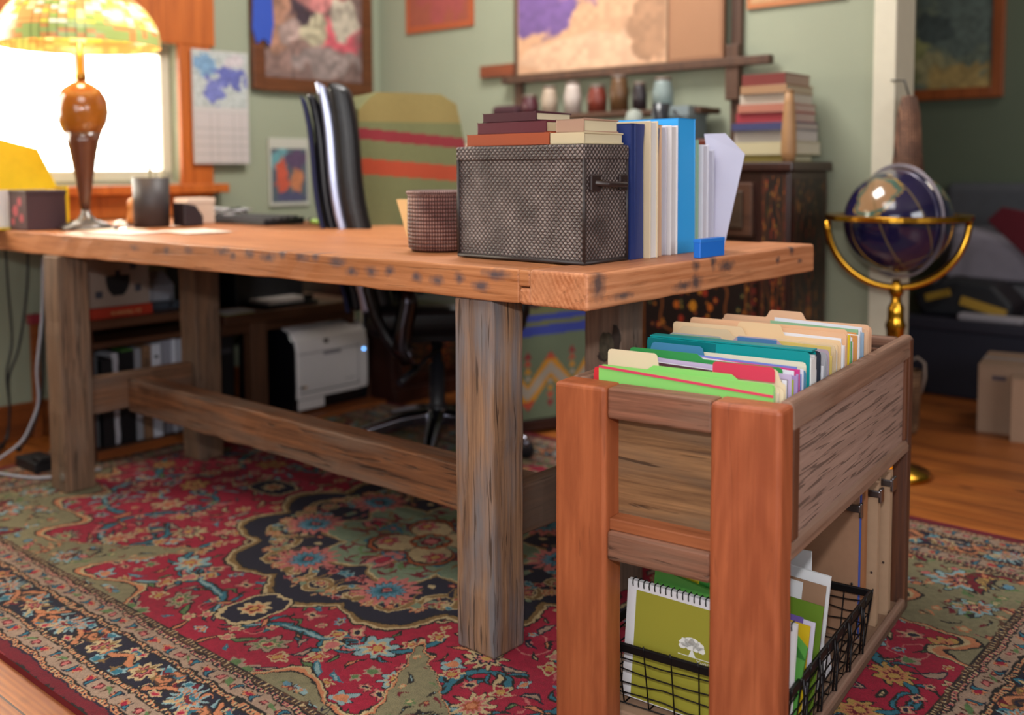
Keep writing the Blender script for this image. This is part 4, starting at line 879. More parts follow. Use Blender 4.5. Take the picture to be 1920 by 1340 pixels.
lp=bpy.data.lights.new('lamp_bulb','POINT'); lp.energy=2.0; lp.color=(1,.75,.4); lp.shadow_soft_size=.04; lo_=bpy.data.objects.new('lamp_bulb',lp); COL.objects.link(lo_); lo_.parent=L.e; lo_.location=(0,0,.62)
# desk clutter at the window end
f=Fr('pen_cup','tall dark grey pen cup standing near the window','cup',TF,2.0,.33,ZT_); f.P().lathe([(0,0),(.055,0),(.057,.155),(.052,.155),(.050,.01),(0,.01)],(2.0,.33,ZT_),n=28).done('cup',plain('charcoal_ceramic','#3b3536',.5))
b=f.P(); r=random.Random(3)
for k in range(5): a=r.random()*6; b.tube([(2.0+.02*math.cos(a),.33+.02*math.sin(a),ZT_+.02),(2.0+.04*math.cos(a),.33+.04*math.sin(a),ZT_+.165+.008*k)],.003,6)
b.done('pens',mc('#8a8266'))
f=Fr('black_tape_holder','low black desk holder between the pen cup and the pale box','desk holder',TF,1.93,.42,ZT_); f.P().prism([(.385,ZT_),(.455,ZT_),(.455,ZT_+.03),(.43,ZT_+.065),(.385,ZT_+.075)],'s',1.90,1.97).done('body',plain('dark_holder','#2c2226',.5),bev=.004)
f=Fr('pale_card_box','small pale pinkish card box beside the dark pen cup','box',TF,2.04,.51,ZT_); f.P().box(2.0,2.08,.46,.56,ZT_,ZT_+.082).done('body',mc('#c9ad98'),bev=.002); f.P().box(1.998,2.082,.458,.562,ZT_+.068,ZT_+.085).done('lid',mc('#d2b8a4'),bev=.002)
f=Fr('dark_floral_tin','dark box with red flowers at the left edge of the table','box',TF,2.12,-.0,ZT_)
def tin(U,V):
    c=np.zeros(U.shape+(3,))+rgb('#4a2f33'); 
    for (x,y,r_) in ((.35,.5,.16),(.7,.3,.12),(.6,.75,.12),(.2,.2,.1)): c[np.hypot((U-x),(V-y))<r_]=rgb('#a8444e')
    return c
M_pt=painted('printed_surface',.6); M_ptg=painted('printed_gloss',.35)
f.P().box(2.08,2.2,-.03,.09,ZT_,ZT_+.115).done('body',mc('#43292d'),bev=.002); grid_paint(f,'front_print',(2.2,-.0305,ZT_+.003),(-.12,0,0),(0,0,.11),30,30,tin,M_pt); f.P().box(2.078,2.202,-.032,.092,ZT_+.105,ZT_+.12).done('lid',mc('#3c262a'),bev=.002)
f=Fr('yellow_folder_rack','bright yellow plastic file holder behind the lamp, lit by the window','file holder',TF,2.3,.0,ZT_)
M_yel=plain('yellow_plastic','#f0d028',.4)
f.P().prism([(-.14,ZT_),(-.14,ZT_+.29),(-.06,ZT_+.29),(.10,ZT_+.25),(.155,ZT_+.13),(.155,ZT_)],'s',2.28,2.30).box(2.20,2.30,-.14,.155,ZT_,ZT_+.004).box(2.20,2.30,.150,.155,ZT_,ZT_+.13).done('tray',M_yel,bev=.003)
f.P().box(2.24,2.265,-.10,.10,ZT_+.005,ZT_+.12).done('papers',M_wp)
GP='papers lying on the window end of the table'
r=random.Random(9)
for i,(lbl,s,u,h,an) in enumerate((('white sheet lying nearest the front edge below the lamp',1.75,.10,'#e4ddd2',.2),('white sheet lying below the dark pen cup',1.62,.25,'#e2d8ca',-.15),('cream sheet lying left of the lamp foot',1.92,-.0+.14,'#dcc8aa',.1))):
    f=Fr('paper_sheet',lbl,'paper',TF,s,u,ZT_,GP); f.e.rotation_euler=(0,0,-ANG+an)
    f.P().box(s-.10,s+.10,u-.07,u+.07,ZT_+.0004,ZT_+.0014+.0004*i).done('sheet',mc(h))
f=Fr('keyboard','low black keyboard at the far edge of the table','keyboard',TF,1.9,.62,ZT_); f.P().prism([(.56,ZT_),(.72,ZT_),(.72,ZT_+.022),(.56,ZT_+.010)],'s',1.72,2.05).done('base',M_blk,bev=.002)
b=f.P()
for i in range(12):
    for j in range(5): b.box(1.735+i*.0255,1.756+i*.0255,.57+j*.028,.592+j*.028,ZT_+.010+.002*j,ZT_+.018+.0023*j)
b.done('keys',plain('key_caps','#2a2a30',.5),bev=.001)
f=Fr('green_marker','lime-green marker lying at the far edge of the table','marker',TF,1.66,.70,ZT_); f.P().tube([(1.60,.70,ZT_+.009),(1.69,.73,ZT_+.009)],.009,10).done('barrel',plain('lime_plastic','#7fb020',.4)); f.P().tube([(1.69,.73,ZT_+.009),(1.72,.74,ZT_+.009)],.0095,10).done('cap',M_blk)
f=Fr('coiled_cable_pile','heap of tangled black and white cables on the far edge of the table','cable',TF,2.15,.68,ZT_)
for nm,mt,sd in (('black_cable',M_blk,1),('white_cable',plain('white_cable','#c9c9cc',.5),2)):
    r=random.Random(sd); b=f.P(); pts=[(2.12+.06*math.cos(k*.7)+r.uniform(-.02,.02),.68+.05*math.sin(k*.9)+r.uniform(-.02,.02),ZT_+.006+.02*r.random()+.0008*k) for k in range(30)]; b.tube(pts,.004,6); b.done(nm,mt)
f=Fr('clear_paper_weight','small glinting glass paperweight beside the lamp','paperweight',TF,1.90,.17,ZT_); f.P().lathe([(0,0),(.018,0),(.022,.01),(.018,.024),(0,.03)],(1.90,.17,ZT_),n=20).done('glass',glassy('clear_glass','#ffffff',.03))
f=Fr('wax_figure','small orange figurine before the window','figurine',TF,2.12,.33,ZT_); f.P().lathe([(0,0),(.02,0),(.018,.03),(.012,.05),(.017,.065),(.012,.085),(0,.09)],(2.12,.33,ZT_),n=16).done('figure',plain('orange_ceramic','#d08a4a',.4)); f.P().lathe([(.022,0),(.022,.006)],(2.12,.33,ZT_-.0001),n=16).done('base',M_blk)
# ================================================================== left wall: calendar, painting, cards
def blobs(bg,specs,seed=0,noise=.12,nf=9):
    def fn(U,V):
        c=np.zeros(U.shape+(3,))+rgb(bg); n=smooth_noise(U,V,nf,nf,seed)-.5; n2=smooth_noise(U,V,nf*3,nf*3,seed+1)-.5
        for (x,y,rx,ry,h) in specs:
            d=np.hypot((U-x)/rx,(V-y)/ry)+n*.9+n2*.35; m=np.clip((1.15-d)*5,0,1)[...,None]; c=c*(1-m)+rgb(h)*m
        return c*(1+noise*2*n2[...,None])
    return fn
sw=SL
f=Fr('wall_calendar','white wall calendar with blue flowers, hanging right of the window','calendar',TF,sw,.97,.97); f.P().box(sw-.040,sw-.034,.845,1.10,.965,1.415).done('pages',mc('#b9b4b2'))
grid_paint(f,'flower_print',(sw-.0405,.85,1.19),(0,.245,0),(0,0,.22),60,60,blobs('#aab0ae',[(.25,.75,.2,.2,'#6d8fae'),(.65,.55,.28,.2,'#5a60a0'),(.35,.3,.2,.22,'#6a70ac'),(.75,.85,.2,.12,'#b8b0b4')],5),M_pt)
def wlines(U,V):
    c=np.zeros(U.shape+(3,))+rgb('#b9b1b0'); c[(np.mod(U*7,1)<.06)|(np.mod(V*6,1)<.07)]=rgb('#97918f'); return c
grid_paint(f,'date_grid',(sw-.0405,.85,.97),(0,.245,0),(0,0,.2),80,60,wlines,M_pt)
M_frm=wood('brown_picture_frame','#6e3f22','#46240f',axis=1,fine=90,rough=.4,bump=.3)
def frame_s(F,s,u0,u1,z0,z1,wd,mat,dep=.03):
    b=F.P(); b.box(s-dep,s,u0,u0+wd,z0,z1).box(s-dep,s,u1-wd,u1,z0,z1).box(s-dep,s,u0+wd,u1-wd,z0,z0+wd).box(s-dep,s,u0+wd,u1-wd,z1-wd,z1); return b.done('frame',mat,bev=.004)
def frame_u(F,u,s0,s1,z0,z1,wd,mat,dep=.03):
    b=F.P(); b.box(s0,s0+wd,u-dep,u,z0,z1).box(s1-wd,s1,u-dep,u,z0,z1).box(s0+wd,s1-wd,u-dep,u,z0,z0+wd).box(s0+wd,s1-wd,u-dep,u,z1-wd,z1); return b.done('frame',mat,bev=.004)
f=Fr('framed_painting','brown-framed painting of pink and white blooms, on the wall left of the green chair','painting',TF,sw,1.46,1.28)
frame_s(f,sw-.001,1.135,1.785,1.275,1.95,.055,M_frm)
grid_paint(f,'canvas',(sw-.015,1.185,1.33),(0,.55,0),(0,0,.57),90,90,blobs('#6a5550',[(.2,.2,.3,.15,'#7d635c'),(.7,.35,.22,.16,'#b8545e'),(.5,.4,.14,.14,'#a9a086'),(.35,.6,.16,.14,'#3b2d36'),(.8,.55,.14,.2,'#b0a695'),(.6,.15,.3,.1,'#8a7a76'),(.15,.45,.12,.2,'#99705c'),(.45,.75,.2,.14,'#a06a66'),(.85,.8,.2,.15,'#8a3038'),(.3,.85,.15,.12,'#8a8070'),(.6,.6,.1,.08,'#c07a78'),(.25,.35,.1,.08,'#a58d86')],11,.2),M_pt)
f=Fr('blue_ribbon_rosette','blue ribbon hanging over the top left of the brown-framed painting','ribbon',TF,sw-.035,1.17,1.5); f.P().prism([(1.13,1.52),(1.15,1.46),(1.185,1.485),(1.215,1.455),(1.235,1.55),(1.225,1.72),(1.14,1.72)],'s',sw-.040,sw-.034).done('ribbon',mc('#2a4aa8',.5))
f=Fr('art_card','small colourful abstract card on the wall left of the office chair','card',TF,SL,1.31,.79)
f.P().box(SL-.012,SL-.004,1.215,1.42,.785,1.075).done('card',mc('#b4b2a8'))
grid_paint(f,'print',(SL-.0125,1.225,.80),(0,.185,0),(0,0,.23),60,80,blobs('#4c5660',[(.2,.8,.3,.2,'#5f9098'),(.3,.45,.18,.35,'#b8503c'),(.7,.35,.15,.3,'#b5714e'),(.7,.8,.3,.15,'#54405c'),(.5,.1,.4,.1,'#4a4a68')],4),M_pt)
# ================================================================== low bookcase and desk on the left wall
M_bc=wood('brown_bookcase','#5f3a24','#3a2013',axis=1,fine=110,rough=.5,bump=.3)
M_bcz=wood('brown_bookcase_side','#5a3420','#371d12',axis=2,fine=110,rough=.5,bump=.3)
M_kick=wood('orange_plinth','#9a5526','#6c3514',axis=1,fine=90,rough=.45)
BS=2.08
f=Fr('low_bookcase','low dark-brown bookcase under the window, holding binders','bookcase',TF,2.3,.36,0)
f.P().box(BS,2.32,.14,.62,.435,.463).done('top',M_bc,bev=.003)
f.P().box(BS+.01,2.32,.14,.62,.372,.392).done('shelf',M_bc,bev=.003)
for u in (.14,.60): f.P().box(BS+.005,2.32,u,u+.022,.012,.435).done('side',M_bcz,bev=.002)
f.P().box(BS+.005,2.32,.162,.60,.034,.046).done('base_shelf',M_bc); f.P().box(BS+.0,BS+.02,.162,.60,.013,.042).done('plinth',M_kick,bev=.002)
f.P().box(2.312,2.319,.162,.60,.046,.435).done('back',M_bc)
GBn='binders on the low bookcase shelf'
u=.175
for i,(lb,w_,h_,cl,ft,s0_) in enumerate((
 ('dark brown folder at the left end of the binder row',.018,.30,'#4a4d52',None,.02),
 ('black binder leftmost in the row',.038,.285,'#101016',None,.0),
 ('wrinkled white paper sleeve between the two black binders',.019,.30,'#b9b9c4','wrinkle',.01),
 ('second black binder, under a green tab',.048,.305,'#0c0c12','greentab',.0),
 ('grey binder with a green and white label',.024,.305,'#8b8d95','label',.004),
 ('brown cardboard magazine box with black handwriting on its spine',.029,.312,'#806048','origins',.0),
 ('white binder with a finger hole',.033,.312,'#c3c6d2','hole',.0),
 ('grey magazine file right of the white binder',.04,.318,'#8e8e9a',None,.012),
 ('thin white folder beside the grey magazine file',.008,.322,'#cfd2de',None,.0),
 ('pale grey magazine file at the right end',.045,.318,'#a9acb9',None,.006))):
    g=Fr('magazine_file' if i in(5,7,9) else 'binder',lb,'binder',TF,2.2,u+w_/2,.047,GBn); sF=2.105+s0_
    z0=.047
    if ft=='wrinkle':
        r=random.Random(5); b=g.P(); rough_board(b,sF,2.295,u,u+w_,z0-.0,z0+h_,n=12,amp=.004,seed=6,axis='z'); b.done('sleeve',mc(cl))
    else:
        g.P().box(sF,sF+.003,u,u+w_,z0,z0+h_).box(sF,2.30,u,u+.002,z0,z0+h_).box(sF,2.30,u+w_-.002,u+w_,z0,z0+h_).done('cover',mc(cl,.5),bev=.001)
        g.P().box(sF+.004,2.295,u+.003,u+w_-.003,z0+.001,z0+h_-.012).done('pages',mc('#b5b5bc'))
    if ft=='label':
        g.P().box(sF-.001,sF,u+.001,u+w_-.001,z0+.135,z0+.175).done('green_label',mc('#5c9a28')); g.P().box(sF-.001,sF,u+.002,u+w_-.003,z0+.07,z0+.134).done('white_label',mc('#bfc2cc')); g.P().box(sF-.0016,sF-.001,u+.008,u+.017,z0+.09,z0+.11).done('barcode',mc('#5a5a80'))
    if ft=='greentab': g.P().box(sF+.0,2.295,u+.004,u+w_-.004,z0+h_-.002,z0+h_+.003).done('green_tab',mc('#4a7a34')); g.P().box(sF-.001,sF,u+.02,u+.045,z0+.19,z0+.205).done('spine_sticker',mc('#b0b2bc'))
    if ft=='hole': 
        for zz in (.062,.27): g.P().lathe([(.0062,-.0012),(.0062,.0005)],(sF,u+w_*.5,z0+zz),n=16,ax='s').done('finger_hole',M_blk)
    if ft=='origins':
        text('ORIGINS',.030,M_blk,TF,(sF-.0006,u+w_*.5,z0+.125),g,name='handwriting',rollz=-math.pi/2,face='s'); text('desk',.028,M_blk,TF,(sF-.0006,u+w_*.5,z0+.25),g,name='handwriting',rollz=-math.pi/2,face='s',font_shear=.3)
        for zz in (.045,.285): g.P().lathe([(.003,-.001),(.003,.0005)],(sF,u+w_*.5,z0+zz),n=8,ax='s').done('dot',M_blk)
    u+=w_+.0035
z0=.4635
book('red_cookery_book','red book lying upside down on the low bookcase under a cardboard carton','book',2.12,2.30,.155,.388,z0,z0+.034,'#a8301c','#c8c4b8',spine='s')
g=bpy.data.objects['red_cookery_book']; GG=Fr.__new__(Fr); GG.fr=TF; GG.o0=(2.24,.2615,z0); GG.e=g
text('La Vannerie',.022,plain('gold_print','#c99a68',.5),TF,(2.1193,.27,z0+.017),GG,rollz=math.pi,face='s',font_shear=.25)
z1=z0+.0345
f=Fr('printed_carton','pale cardboard carton printed with a black pot, standing on the red book','carton',TF,2.24,.255,z1)
M_crt=mc('#8e7e74')
f.P().box(2.13,2.28,.165,.385,z1,z1+.17).done('carton',M_crt,bev=.002)
def pot(U,V):
    c=np.zeros(U.shape+(3,))+rgb('#94847a'); n=smooth_noise(U,V,20,12,3)-.5
    body=((np.hypot((U-.50)/.19,(V-.52)/.36)+n*.08)<1)&(V<.60)&(V>.2); c[body]=rgb('#0d0c12'); c[(np.abs(U-.5)<.04)&(V>.6)&(V<.7)]=rgb('#1d2236')
    for x,y in ((.2,.25),(.75,.78),(.82,.32)): c[(np.abs(U-x)<.055)&(np.abs(V-y)<.07)]=rgb('#3c3f4c')
    return c
grid_paint(f,'pot_print',(2.1295,.167,z1+.002),(0,.216,0),(0,0,.165),90,60,pot,M_pt)
f.P().box(2.125,2.285,.16,.39,z1+.17,z1+.188).done('lid',mc('#55403a'),bev=.002)
f=Fr('silver_device','silver-grey angular device beside the carton','device',TF,2.25,.45,z0); f.P().prism([(2.17,z0+.03),(2.32,z0+.03),(2.32,z0+.12),(2.24,z0+.13),(2.17,z0+.085)],'u',.405,.50).done('body',plain('silver_plastic','#a5adbb',.3,metal=.3),bev=.004); f.P().box(2.16,2.33,.40,.51,z0,z0+.028).done('base',plain('grey_plastic','#3c424c',.5),bev=.004); f.P().tube([(2.15,.47,z0+.01),(2.145,.475,z0+.05)],.003,6).done('antenna',M_blk)
f=Fr('grey_modem','flat grey-blue modem under the silver device','modem',TF,2.14,.53,z0); f.P().box(2.10,2.2,.515,.595,z0,z0+.022).done('case',plain('slate_plastic','#3a4a52',.5),bev=.004); f.P().box(2.098,2.1,.53,.58,z0+.008,z0+.013).done('indicator_strip',mc('#8a9aa0'))
# desk with printers
DZ=.43
f=Fr('low_printer_desk','low brown desk along the left wall carrying the black printer','desk',TF,2.3,.92,0)
f.P().box(2.06,2.58,.625,1.245,DZ-.037,DZ).done('desk_top',M_bc,bev=.004)
M_post=wood('desk_post','#6a4630','#42281a',axis=2,fine=110,rough=.6,bump=.4)
for s,u in ((2.08,.745),(2.50,.745)): f.P().box(s,s+.05,u,u+.068,.0125 if s<2.26 else .0,DZ-.037).done('leg',M_post,bev=.002)
f.P().box(2.09,2.56,1.205,1.235,.0,DZ-.037).done('side_panel',M_bcz,bev=.002)
f.P().box(2.09,2.12,.63,1.205,DZ-.075,DZ-.037).done('apron',M_bc,bev=.002)
f=Fr('inkjet_printer','black printer with paper in its tray, on the low desk','printer',TF,2.3,.92,DZ)
f.P().box(2.22,2.52,.78,1.09,DZ+.002,DZ+.21).done('body',M_blk,bev=.012,seg=3)
f.P().box(2.08,2.3,.82,1.05,DZ+.002,DZ+.016).done('output_tray',M_blk,bev=.003); f.P().box(2.09,2.26,.835,1.035,DZ+.0165,DZ+.026).done('paper_stack',mc('#a8a09c')); f.P().box(2.085,2.1,.99,1.03,DZ+.016,DZ+.04).done('paper_guide',M_blk,bev=.003)
f.P().box(2.219,2.221,.80,.82,DZ+.14,DZ+.155).done('button',mc('#8a8a90'))
f=Fr('dark_speaker','dark grey speaker box left of the black printer','speaker',TF,2.4,.69,DZ); f.P().box(2.28,2.46,.635,.755,DZ,DZ+.24).done('cabinet',plain('dark_grey_case','#22262a',.6),bev=.006); f.P().lathe([(.042,-.002),(.042,.001)],(2.28,.695,DZ+.09),n=24,ax='s').done('cone',M_blk)
f=Fr('loose_papers','loose white and lime-edged papers on the low desk corner','papers',TF,2.12,.69,DZ)
for i,(h,dz,a) in enumerate((('#c9cf7a',.001,.1),('#c2c4cc',.004,-.12),('#b8bac4',.007,.2))):
    f.P().box(2.065,2.17,.635,.755,DZ+dz,DZ+dz+.0012,rot=('Z',a*.3)).done('sheet',mc(h))
# laser printer on the floor
PZ=.028
f=Fr('plywood_platform','low wooden board under the white laser printer','board',TF,2.2,1.08,0); f.P().box(1.985,2.5,.86,1.30,.0125,.027).done('panel',M_kick,bev=.002)
LP=Fr('laser_printer','white laser printer with black sides, on the floor under the low desk','printer',TF,2.2,1.09,PZ)
M_lw=plain('warm_white_plastic','#dcd6d6',.45,var=.02); M_lb=plain('black_side_plastic','#0d0d12',.3,coat=.3)
p0,p1=.915,1.272; ps=2.05
prof=[(ps+.02,PZ+.0),(ps+.004,PZ+.05),(ps,PZ+.10),(ps,PZ+.235),(ps+.012,PZ+.275),(ps+.045,PZ+.308),(ps+.10,PZ+.322),(ps+.36,PZ+.33),(ps+.37,PZ+.0)]
inset=[(ps+.02,PZ+.0),(ps+.006,PZ+.05),(ps+.003,PZ+.10),(ps+.003,PZ+.235),(ps+.014,PZ+.272),(ps+.045,PZ+.303),(ps+.10,PZ+.317),(ps+.36,PZ+.325),(ps+.372,PZ+.0)]
LP.P().prism([(a+ (.0 if i not in(0,8) else 0),b_) for i,(a,b_) in enumerate(prof[1:8])]+[(ps+.36,PZ+.06)],'u',p0+.006,p1-.004).done('shell',M_lw,bev=.010,seg=3)
LP.P().prism(inset,'u',p0-.004,p0+.006).done('side_panel',M_lb,bev=.004); LP.P().prism(inset,'u',p1-.004,p1+.0).done('side_panel',M_lb,bev=.004)
LP.P().box(ps+.03,ps+.36,p0,p1,PZ,PZ+.06).done('base',M_lb)
LP.P().box(ps-.002,ps+.004,p0+.008,p0+.13,PZ+.012,PZ+.05).box(ps-.003,ps+.004,p0+.012,p1-.055,PZ+.052,PZ+.072).done('paper_drawer',M_lw,bev=.003)
M_seam=plain('seam_shadow_gap','#3c3a40',.6)
LP.P().box(ps-.0012,ps+.002,p0+.02,p1-.058,PZ+.0745,PZ+.0775).box(ps-.0012,ps+.002,p0+.014,p1-.058,PZ+.222,PZ+.2238).box(ps-.0012,ps+.002,p1-.057,p1-.0555,PZ+.05,PZ+.235).done('seams',M_seam)
LP.P().box(ps-.0015,ps+.003,p0+.13,p0+.215,PZ+.208,PZ+.222).done('door_grip',plain('grip_grey','#8f8a90',.5),bev=.002)
LP.P().prism([(ps+.06,PZ+.318),(ps+.09,PZ+.345),(ps+.22,PZ+.348),(ps+.30,PZ+.325)],'u',p0+.012,p0+.21).done('output_cover',M_lw,bev=.005)
LP.P().box(ps+.12,ps+.33,p0+.05,p0+.25,PZ+.34,PZ+.356,rot=('Y',-.08)).done('paper_stop',plain('translucent_grey','#9aa0a8',.3),bev=.004)
b=LP.P()
def onp(t): return None
LP.P().hexa([(ps+.0135,p1-.050,PZ+.262),(ps+.0135,p1-.012,PZ+.262),(ps+.014,p1-.012,PZ+.262),(ps+.014,p1-.050,PZ+.262),(ps+.042,p1-.050,PZ+.3085),(ps+.042,p1-.012,PZ+.3085),(ps+.044,p1-.012,PZ+.309),(ps+.044,p1-.050,PZ+.309)]).done('control_panel',plain('control_grey','#a39ea2',.4))
LP.P().box(ps+.040,ps+.052,p1-.046,p1-.018,PZ+.306,PZ+.3115).done('display',M_blk); 
r=random.Random(1); b=LP.P()
for i in range(3):
    for j in range(3): b.box(ps+.017+j*.008,ps+.020+j*.008,p1-.044+i*.012,p1-.038+i*.012,PZ+.271+j*.0125,PZ+.2745+j*.0125)
b.done('buttons',mc('#5a4a52')); LP.P().box(ps+.010,ps+.016,p1-.022,p1-.012,PZ+.262,PZ+.268).done('stop_button',mc('#b0483c'))
M_led=plain('blue_led','#9ac8ff',.3,emit=('#6ab0ff',6)); LP.P().lathe([(.0035,-.002),(.0035,.001)],(ps-.001,p1-.028,PZ+.205),n=12,ax='s').done('power_light',M_led)
LP.P().hexa([(ps+.0045,p0+.138,PZ+.252),(ps+.0045,p0+.160,PZ+.252),(ps+.008,p0+.160,PZ+.252),(ps+.008,p0+.138,PZ+.252),(ps+.0095,p0+.138,PZ+.268),(ps+.0095,p0+.160,PZ+.268),(ps+.013,p0+.160,PZ+.268),(ps+.013,p0+.138,PZ+.268)]).done('badge',plain('badge_brown','#3c2a26',.3))
LP.P().box(ps-.0015,ps,p0+.02,p0+.034,PZ+.092,PZ+.102).done('badge',M_blk); LP.P().box(ps-.0015,ps,p0+.036,p0+.048,PZ+.092,PZ+.102).done('badge',mc('#a87828'))
LP.P().box(ps-.001,ps,p0+.235,p0+.285,PZ+.100,PZ+.1018).done('model_line',M_seam)
f=Fr('computer_tower','black computer tower in the gap between desk post and bookcase','computer',TF,2.3,.68,0); f.P().box(2.15,2.5,.635,.72,.0125,.36).done('case',M_blk,bev=.006); f.P().box(2.149,2.151,.65,.705,.28,.30).done('drive_slot',M_seam)
# books standing right of the printer
for i,(lb,w_,cl,h_) in enumerate((('white spiral-bound book right of the low desk',.016,'#b0ada4',.30),('green spined book right of the low desk',.008,'#3f7a3c',.31),('navy spined book right of the low desk',.022,'#1d3f66',.30))):
    uu=1.255+[0,.018,.028][i]; book('standing_book',lb,'book',2.12,2.34,uu,uu+w_,.10,.10+h_,cl,spine='s' if False else 'u',group='books right of the low desk') 
f=Fr('book_crate','dark low crate carrying the books right of the low desk','crate',TF,2.22,1.28,0); f.P().box(2.1,2.36,1.248,1.32,.0,.099).done('body',M_bcz,bev=.003); f.P().box(2.098,2.1,1.27,1.30,.04,.06).done('hand_hole',M_blk)
# cables by the left wall
M_wc=plain('white_cord','#9fa0aa',.5); M_bc2=plain('black_cord','#141418',.5)
def cord(lbl,pts,r,m,grp='cords hanging by the left wall'):
    f=Fr('electric_cable',lbl,'cord',TF,pts[-1][0],pts[-1][1],0,grp); 
    P=[Vector(p) for p in pts]; out=[]
    for i in range(len(P)-1):
        a=P[max(i-1,0)];b_=P[i];c_=P[i+1];d=P[min(i+2,len(P)-1)]
        for k in range(6):
            t=k/6; out.append(tuple(.5*((2*b_)+(c_-a)*t+(2*a-5*b_+4*c_-d)*t*t+(3*b_-a-3*c_+d)*t**3)))
    out.append(tuple(P[-1])); f.P().tube(out,r,8).done('cord',m); f.P().box(out[-1][0]-.01,out[-1][0]+.01,out[-1][1]-.006,out[-1][1]+.006,max(0,out[-1][2]-.002),out[-1][2]+.016).done('plug',m,bev=.002)
cord('black cord hanging nearest the left edge, crossing its neighbour',[(2.5,.075,.70),(2.5,.078,.55),(2.5,.083,.37),(2.5,.061,.26),(2.5,.066,.15),(2.5,.057,.05),(2.48,.028,.014)],.004,M_bc2)
cord('second black cord hanging left of the table leg, twisting round the first',[(2.5,.15,.70),(2.5,.14,.54),(2.5,.105,.345),(2.5,.068,.245),(2.51,.07,.12),(2.5,.05,.04),(2.44,.0,.016)],.004,M_bc2)
cord('white cord falling beside the dark table leg and sweeping left',[(2.3,.11,.66),(2.3,.098,.456),(2.3,.076,.30),(2.3,.077,.195),(2.3,.053,.129),(2.3,.012,.066),(2.3,-.08,.018)],.0045,M_wc)
cord('white cord lying on the rug left of the table leg',[(1.98,.12,.018),(1.99,.04,.018),(2.03,-.04,.018),(2.10,-.08,.018),(2.2,-.11,.018)],.0045,M_wc)
cord('black cord hanging closest to the dark table leg',[(2.35,.15,.66),(2.35,.125,.4),(2.35,.11,.22),(2.35,.08,.10),(2.38,.04,.02)],.004,M_bc2)
f=Fr('power_strip','black power strip lying on the rug at the left','power strip',TF,2.28,.0,.0125); f.P().box(2.10,2.24,-.03,.05,.0125,.045).done('case',M_blk,bev=.004); f.P().box(2.09,2.14,-.02,.02,.0455,.06).done('plug_block',M_blk,bev=.004)
f=Fr('floor_rag','crumpled beige and maroon rag at the foot of the left wall','rag',TF,2.2,.12,.0125); r=random.Random(12)
f.P().hexa([(2.14,.07,.0125),(2.14,.15,.0125),(2.30,.16,.0125),(2.30,.09,.0125),(2.16,.085,.06),(2.16,.14,.045),(2.26,.145,.055),(2.28,.10,.035)]).done('cloth',plain('beige_rag','#7e705c',.9,var=.3,bump=.6),bev=.012,seg=3); f.P().box(2.17,2.25,.03,.09,.0125,.03).done('maroon_fold',plain('maroon_rag','#4a1a1c',.9),bev=.007)
f=Fr('wooden_yardstick','thin wooden stick with a red cap standing against the left wall','stick',TF,2.56,.19,0)
f.P().box(2.575,2.59,.180,.208,.0,.405).done('stick',M_kick,bev=.002); f.P().box(2.565,2.592,.172,.214,.405,.44).done('red_cap',mc('#8a2a34',.5),bev=.003)
# ================================================================== office chair
OF=((-.25,3.33),-.137)   # frame with s to the left (-x), u to the back (+y)
ch=Fr('office_chair','black leather office chair with a chrome star base, behind the table','chair',OF,0,0,0)
M_bl=plain('black_leather','#0b0b10',.4,bump=.25,scale=60); M_cr=plain('polished_aluminium','#8c8c98',.18,metal=1); M_dkp=plain('dark_satin_plastic','#1a1a20',.35)
def XY(x,y,z): return (-x,y,z)
def c_tube(nm,pts,r,m,n=10): return ch.P().tube([XY(*p) for p in pts],r,n).done(nm,m)
for k,ad in enumerate((332,260,188,116,44)):
    a=math.radians(ad); cx,cy=math.cos(a),math.sin(a); b=ch.P()
    for q in ((.03,.125,.030,.016),):
        secs=[(.03,.135,.030,.020),(.12,.125,.024,.018),(.22,.100,.019,.014),(.315,.075,.014,.008)]
        prev=None
        for (d,z,wv,hh) in secs:
            ring=[b.bm.verts.new(b.L(XY(d*cx-oy*cy,d*cy+oy*cx,z+oz))) for oy,oz in ((-wv,-hh*1.6),(wv,-hh*1.6),(wv,hh*.2),(wv*.45,hh),(-wv*.45,hh),(-wv,hh*.2))]
            if prev: 
                for i in range(6): b.face([prev[i],prev[(i+1)%6],ring[(i+1)%6],ring[i]])
            else: b.face(ring[::-1])
            prev=ring
        b.face(prev)
    lg=b.done('base_leg',M_cr,bev=.003)
    w0=XY(.31*cx,.31*cy,.026+.012)
    ch.P().lathe([(.0,-.012),(.018,-.012),(.026,-.008),(.026,.008),(.018,.012),(0,.012)],(w0[0],w0[1],w0[2]),n=20,ax='u').done('caster',M_dkp)
    ch.P().lathe([(.008,0),(.014,.005),(.014,.022),(.006,.028)],(w0[0],w0[1],.045),n=14).done('caster_hood',M_cr)
ch.P().lathe([(.035,.11),(.038,.15),(.03,.165),(.026,.17),(.026,.30),(.018,.30),(.018,.40)],(0,0,0),n=24).done('gas_column',M_dkp)
ch.P().lathe([(.036,.10),(.040,.105),(.040,.15),(.030,.16)],(0,0,0),n=24).done('hub',M_cr)
def cushion(nm,c,sz,m,bev=.04,rot=None):
    b=ch.P(); x,y,z=c; a,b_,d=sz; b.box(-x-a,-x+a,y-b_,y+b_,z-d,z+d,rot=rot); return b.done(nm,m,bev=bev,seg=5)
cushion('seat',(.02,-.0,.475),(.25,.25,.052),M_bl,.045)
cushion('seat_pan',(0,0,.405),(.12,.12,.015),M_dkp,.01)
cushion('thigh_roll',(.22,-.0,.50),(.06,.24,.045),M_bl,.04)
b=ch.P()
